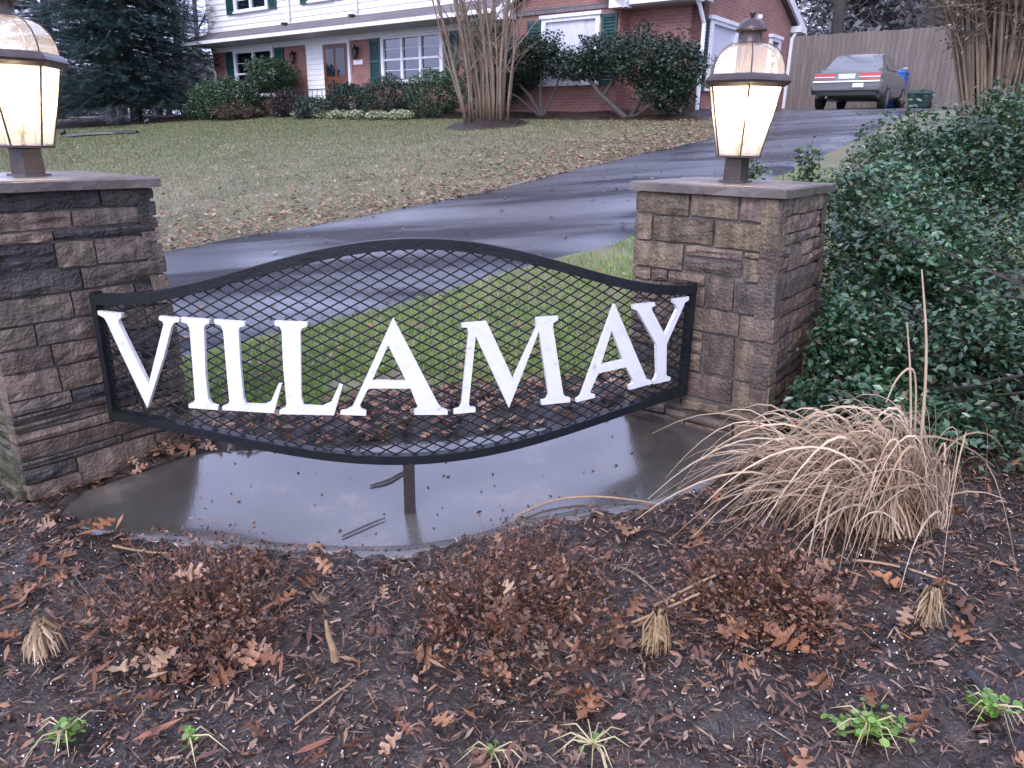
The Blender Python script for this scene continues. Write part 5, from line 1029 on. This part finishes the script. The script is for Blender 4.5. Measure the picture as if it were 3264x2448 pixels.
def weed(label, c, rad, n, seed, straw=8):
    r2 = np.random.default_rng(seed); rp = random.Random(seed); b = (c[0], c[1], float(MZ(*c))); root = thing('green_weed', label, 'weed', b, 'green weeds in the bed'); d = r2.normal(0, rad*.33, (n, 2)); P = np.stack([b[0]+d[:, 0], b[1]+d[:, 1]*.7, b[2]+r2.uniform(.01, .05, n)], 1)
    A_ = scatter(ROUND_V, LEAF_F, P, rots(n, .5, r2), r2.uniform(.012, .024, n), palette(n, WG, .25, r2)); obj('leaves', *A_[:2], 'leaf', root, cols=A_[2]); v, f, cl = [], [], []
    for p in P[::2]: ribbon(v, f, cl, [(b[0], b[1], b[2]), tuple((np.array(b)+p)/2+np.array((0, 0, .008))), tuple(p)], .0025, (.25, .32, .10))
    for k in range(straw):
        a = rp.uniform(0, 6.28); L = rp.uniform(.05, .12); ribbon(v, f, cl, [(b[0], b[1], b[2]+.03), (b[0]+L*.5*math.cos(a), b[1]+L*.5*math.sin(a), b[2]+.05), (b[0]+L*math.cos(a), b[1]+L*math.sin(a), b[2]+.012)], .004, (.45, .40, .2))
    obj('pale_stems', v, np.array(f), 'straw', root, cols=np.array(cl))
weed('green weed with pale stems in the bottom left corner', (-1.075, 1.465), .075, 34, 1)
weed('tiny green weed right of the bottom left corner weed', (-.773, 1.456), .035, 14, 2, 3)
weed('largest bright green weed patch at lower right', (.835, 1.39), .10, 110, 3, 12)
weed('green weed at the far lower right edge among straw', (1.135, 1.43), .08, 60, 4, 14)
weed('tiny green sprout at the bottom centre edge', (-.03, 1.375), .03, 5, 5, 8)
weed('pale straw tuft at bottom, right of centre', (.20, 1.372), .03, 3, 6, 16)
# leaves one can pick out
def one_leaf(label, c, size, rot, col, curl=.12, tilt=(0, 0), narrow=False, dz=.02, group='single fallen leaves'):
    tv, tf = (oak_template(curl, int(abs(c[0]*1000)) % 50) if not narrow else (np.array([(-.5, 0, 0), (-.2, .09, .03), (.15, .08, .05), (.5, 0, .1), (.15, -.08, .05), (-.2, -.09, .03), (0, 0, .01)]), np.array(LEAF_F)))
    R = np.array((Matrix.Rotation(rot, 3, 'Z') @ Matrix.Rotation(tilt[0], 3, 'X') @ Matrix.Rotation(tilt[1], 3, 'Y')))
    V = (tv*size) @ R.T+np.array((c[0], c[1], float(max(MZ(*c), tz(*c)))+dz)); o = obj('fallen_leaf', V, np.array(tf), 'dry', cols=np.tile(np.array(col), (len(V), 1))); tag(o, label, 'leaf', group)
one_leaf('pale tan oak leaf lying flat below the leftmost withered plant', (-1.031, 1.673), .105, .5, (.48, .33, .20), .1)
one_leaf('purple-brown oak leaf right of the pale tan leaf', (-.866, 1.67), .11, -1.2, (.24, .11, .075), .25, (.3, .1))
one_leaf('orange narrow leaf right of the purple-brown oak leaf', (-.771, 1.64), .085, 1.5, (.30, .12, .05), narrow=True)
one_leaf('large orange-brown oak leaf left of the right withered plant foot', (.62, 1.715), .15, .35, (.40, .19, .085), .15, (.15, .1), dz=.035)
one_leaf('large folded brown oak leaf under the right withered plant', (.73, 1.655), .15, -1.0, (.26, .115, .05), .4, (.4, .0), dz=.04)
one_leaf('orange oak leaf alone on dark soil below the grass clump', (1.103, 1.89), .10, -.6, (.38, .16, .065), .2, (.2, .2))
one_leaf('brown oak leaf in front of the middle withered plant', (.203, 1.496), .11, .9, (.26, .12, .06), .25)
one_leaf('tan oak leaf caught on the leftmost withered plant', (-.93, 1.90), .10, .3, (.42, .25, .15), .2, (.5, 0), dz=.16)
one_leaf('pale squarish leaf at the foot of the middle withered plant', (.088, 1.69), .085, 1.4, (.44, .32, .19), .2, (.6, 0), dz=.04)
one_leaf('tan pointed leaf caught in the middle withered plant', (.004, 1.80), .085, -1.2, (.46, .30, .19), .2, (.8, 0), dz=.13)
one_leaf('long orange leaf between the two lower left weeds', (-.848, 1.46), .12, .6, (.36, .15, .08), narrow=True)
one_leaf('red-brown long leaf at the bottom edge left of centre', (-.46, 1.425), .10, .5, (.26, .10, .055), narrow=True)
one_leaf('tall curled tan leaf caught in the right withered plant', (.74, 1.80), .13, 1.5, (.42, .23, .12), .4, (.7, .2), dz=.11)
one_leaf('small tan leaf by the edge of the concrete pad, right of post', (.422, 2.223), .06, .9, (.44, .28, .17), .3)
one_leaf('brown narrow leaf pair member left of the purple-brown oak leaf', (-.92, 1.645), .09, -1.0, (.30, .13, .06), narrow=True)
def smooth(P, it=2):
    P = [np.array(p) for p in P]
    for _ in range(it):
        Q = [P[0]]
        for a_, b_ in zip(P[:-1], P[1:]): Q += [a_*.75+b_*.25, a_*.25+b_*.75]
        P = Q+[P[-1]]
    return P
def stick(name, label, pts, rad, m, cat='stick'):
    P = [(x_, y_, float(max(MZ(x_, y_), tz(x_, y_)+.02))+dz) for x_, y_, dz in pts]; P = smooth(P); rad = list(np.interp(np.linspace(0, 1, len(P)), np.linspace(0, 1, len(rad)), rad)); P = [tuple(p_+np.array((random.uniform(-.0015, .0015), random.uniform(-.0015, .0015), 0))) for p_ in P]; tag(MB().tube(P, rad, 6).build(name, m), label, cat)
stick('fallen_stick', 'grey stick slanting across the bed right of the middle withered plant', [(.314, 2.085, .012), (.385, 1.985, .016), (.464, 1.863, .012)], [.003, .004, .0035], 'crape')
stick('straw_stem', 'upper pale straw stem running into the right withered plant', [(.41, 1.80, .05), (.49, 1.825, .075), (.59, 1.85, .10)], [.0045, .004, .0035], 'straw_stem', 'straw')
stick('straw_stem', 'lower pale straw stem running into the right withered plant', [(.276, 1.751, .03), (.40, 1.78, .05), (.536, 1.80, .085)], [.0035, .004, .0035], 'straw_stem', 'straw')
stick('fallen_stick', 'short dark stick on the concrete pad left of the post foot', [(-.60, 2.37, .008), (-.53, 2.44, .009), (-.467, 2.492, .008)], [.003, .004, .002], 'bark')
stick('forked_twig', 'dark forked twig on the concrete pad just left of post', [(-.56, 2.70, .006), (-.49, 2.74, .01), (-.45, 2.80, .008), (-.40, 2.836, .008)], [.003, .006, .005, .002], 'bark')
stick('dry_straw', 'long arched dry blade lying on the pad edge, right of post', [(.015, 2.46, .01), (.16, 2.53, .02), (.34, 2.51, .02), (.54, 2.42, .012)], [.003, .0045, .004, .002], 'straw_stem', 'straw')
stick('fallen_stick', 'thin pale stick slanting up in the lower left of the bed', [(-.525, 1.496, .014), (-.47, 1.56, .016), (-.413, 1.628, .012)], [.003, .003, .002], 'straw_stem')
stick('straw_stem', 'short straw lying before the concrete pad at left', [(-1.278, 2.115, .01), (-1.19, 2.13, .012), (-1.111, 2.14, .01)], [.004, .004, .003], 'straw_stem', 'straw')
stick('straw_stem', 'long straw lying right of the right withered plant', [(1.05, 2.0, .02), (1.15, 1.95, .018), (1.30, 1.88, .015)], [.004, .004, .003], 'straw_stem', 'straw')
stick('plastic_edging', 'black plastic edging strip poking out beside the orange oak leaf', [(1.17, 1.945, .01), (1.185, 1.89, .012), (1.192, 1.839, .005)], [.012, .012, .011], 'plastic', 'garden edging')
stick('plastic_edging', 'black plastic edging strip poking out above the right edge weed', [(1.15, 1.546, .006), (1.158, 1.51, .008), (1.164, 1.481, .004)], [.01, .01, .009], 'plastic', 'garden edging')
x_, y_ = -.682, 2.31; z_ = float(MZ(x_, y_)); tag(MB().hexa([(x_-.03, y_-.012, z_), (x_+.028, y_-.016, z_), (x_+.03, y_+.012, z_), (x_-.026, y_+.014, z_), (x_-.026, y_-.01, z_+.022), (x_+.022, y_-.012, z_+.026), (x_+.024, y_+.008, z_+.02), (x_-.02, y_+.01, z_+.018)]).build('wood_chunk', 'straw_stem'), 'tan wood chunk at the pad edge left of the post', 'wood chip')
# specks of soil on the pad
n = 110; x = r.uniform(-1.2, .7, n); f = r.random(n)**4; y = interp(x, PADF)+.01+f*(interp(x, PADB)-interp(x, PADF)); P = np.stack([x, y, TZ(x, y)+.023], 1)
A_ = scatter(OC_V, OC_F, P, rots(n, .5, r), r.uniform(.003, .010, n)[:, None]*np.array((1, .7, .4)), palette(n, [(.03, .02, .015), (.05, .03, .02), (.2, .1, .05)], .3, r)); tag(obj('soil_crumbs', *A_[:2], 'litter', loc=(0, 2.6, -.1), cols=A_[2]), 'dark soil crumbs scattered on the wet concrete pad', 'soil', kind='stuff')
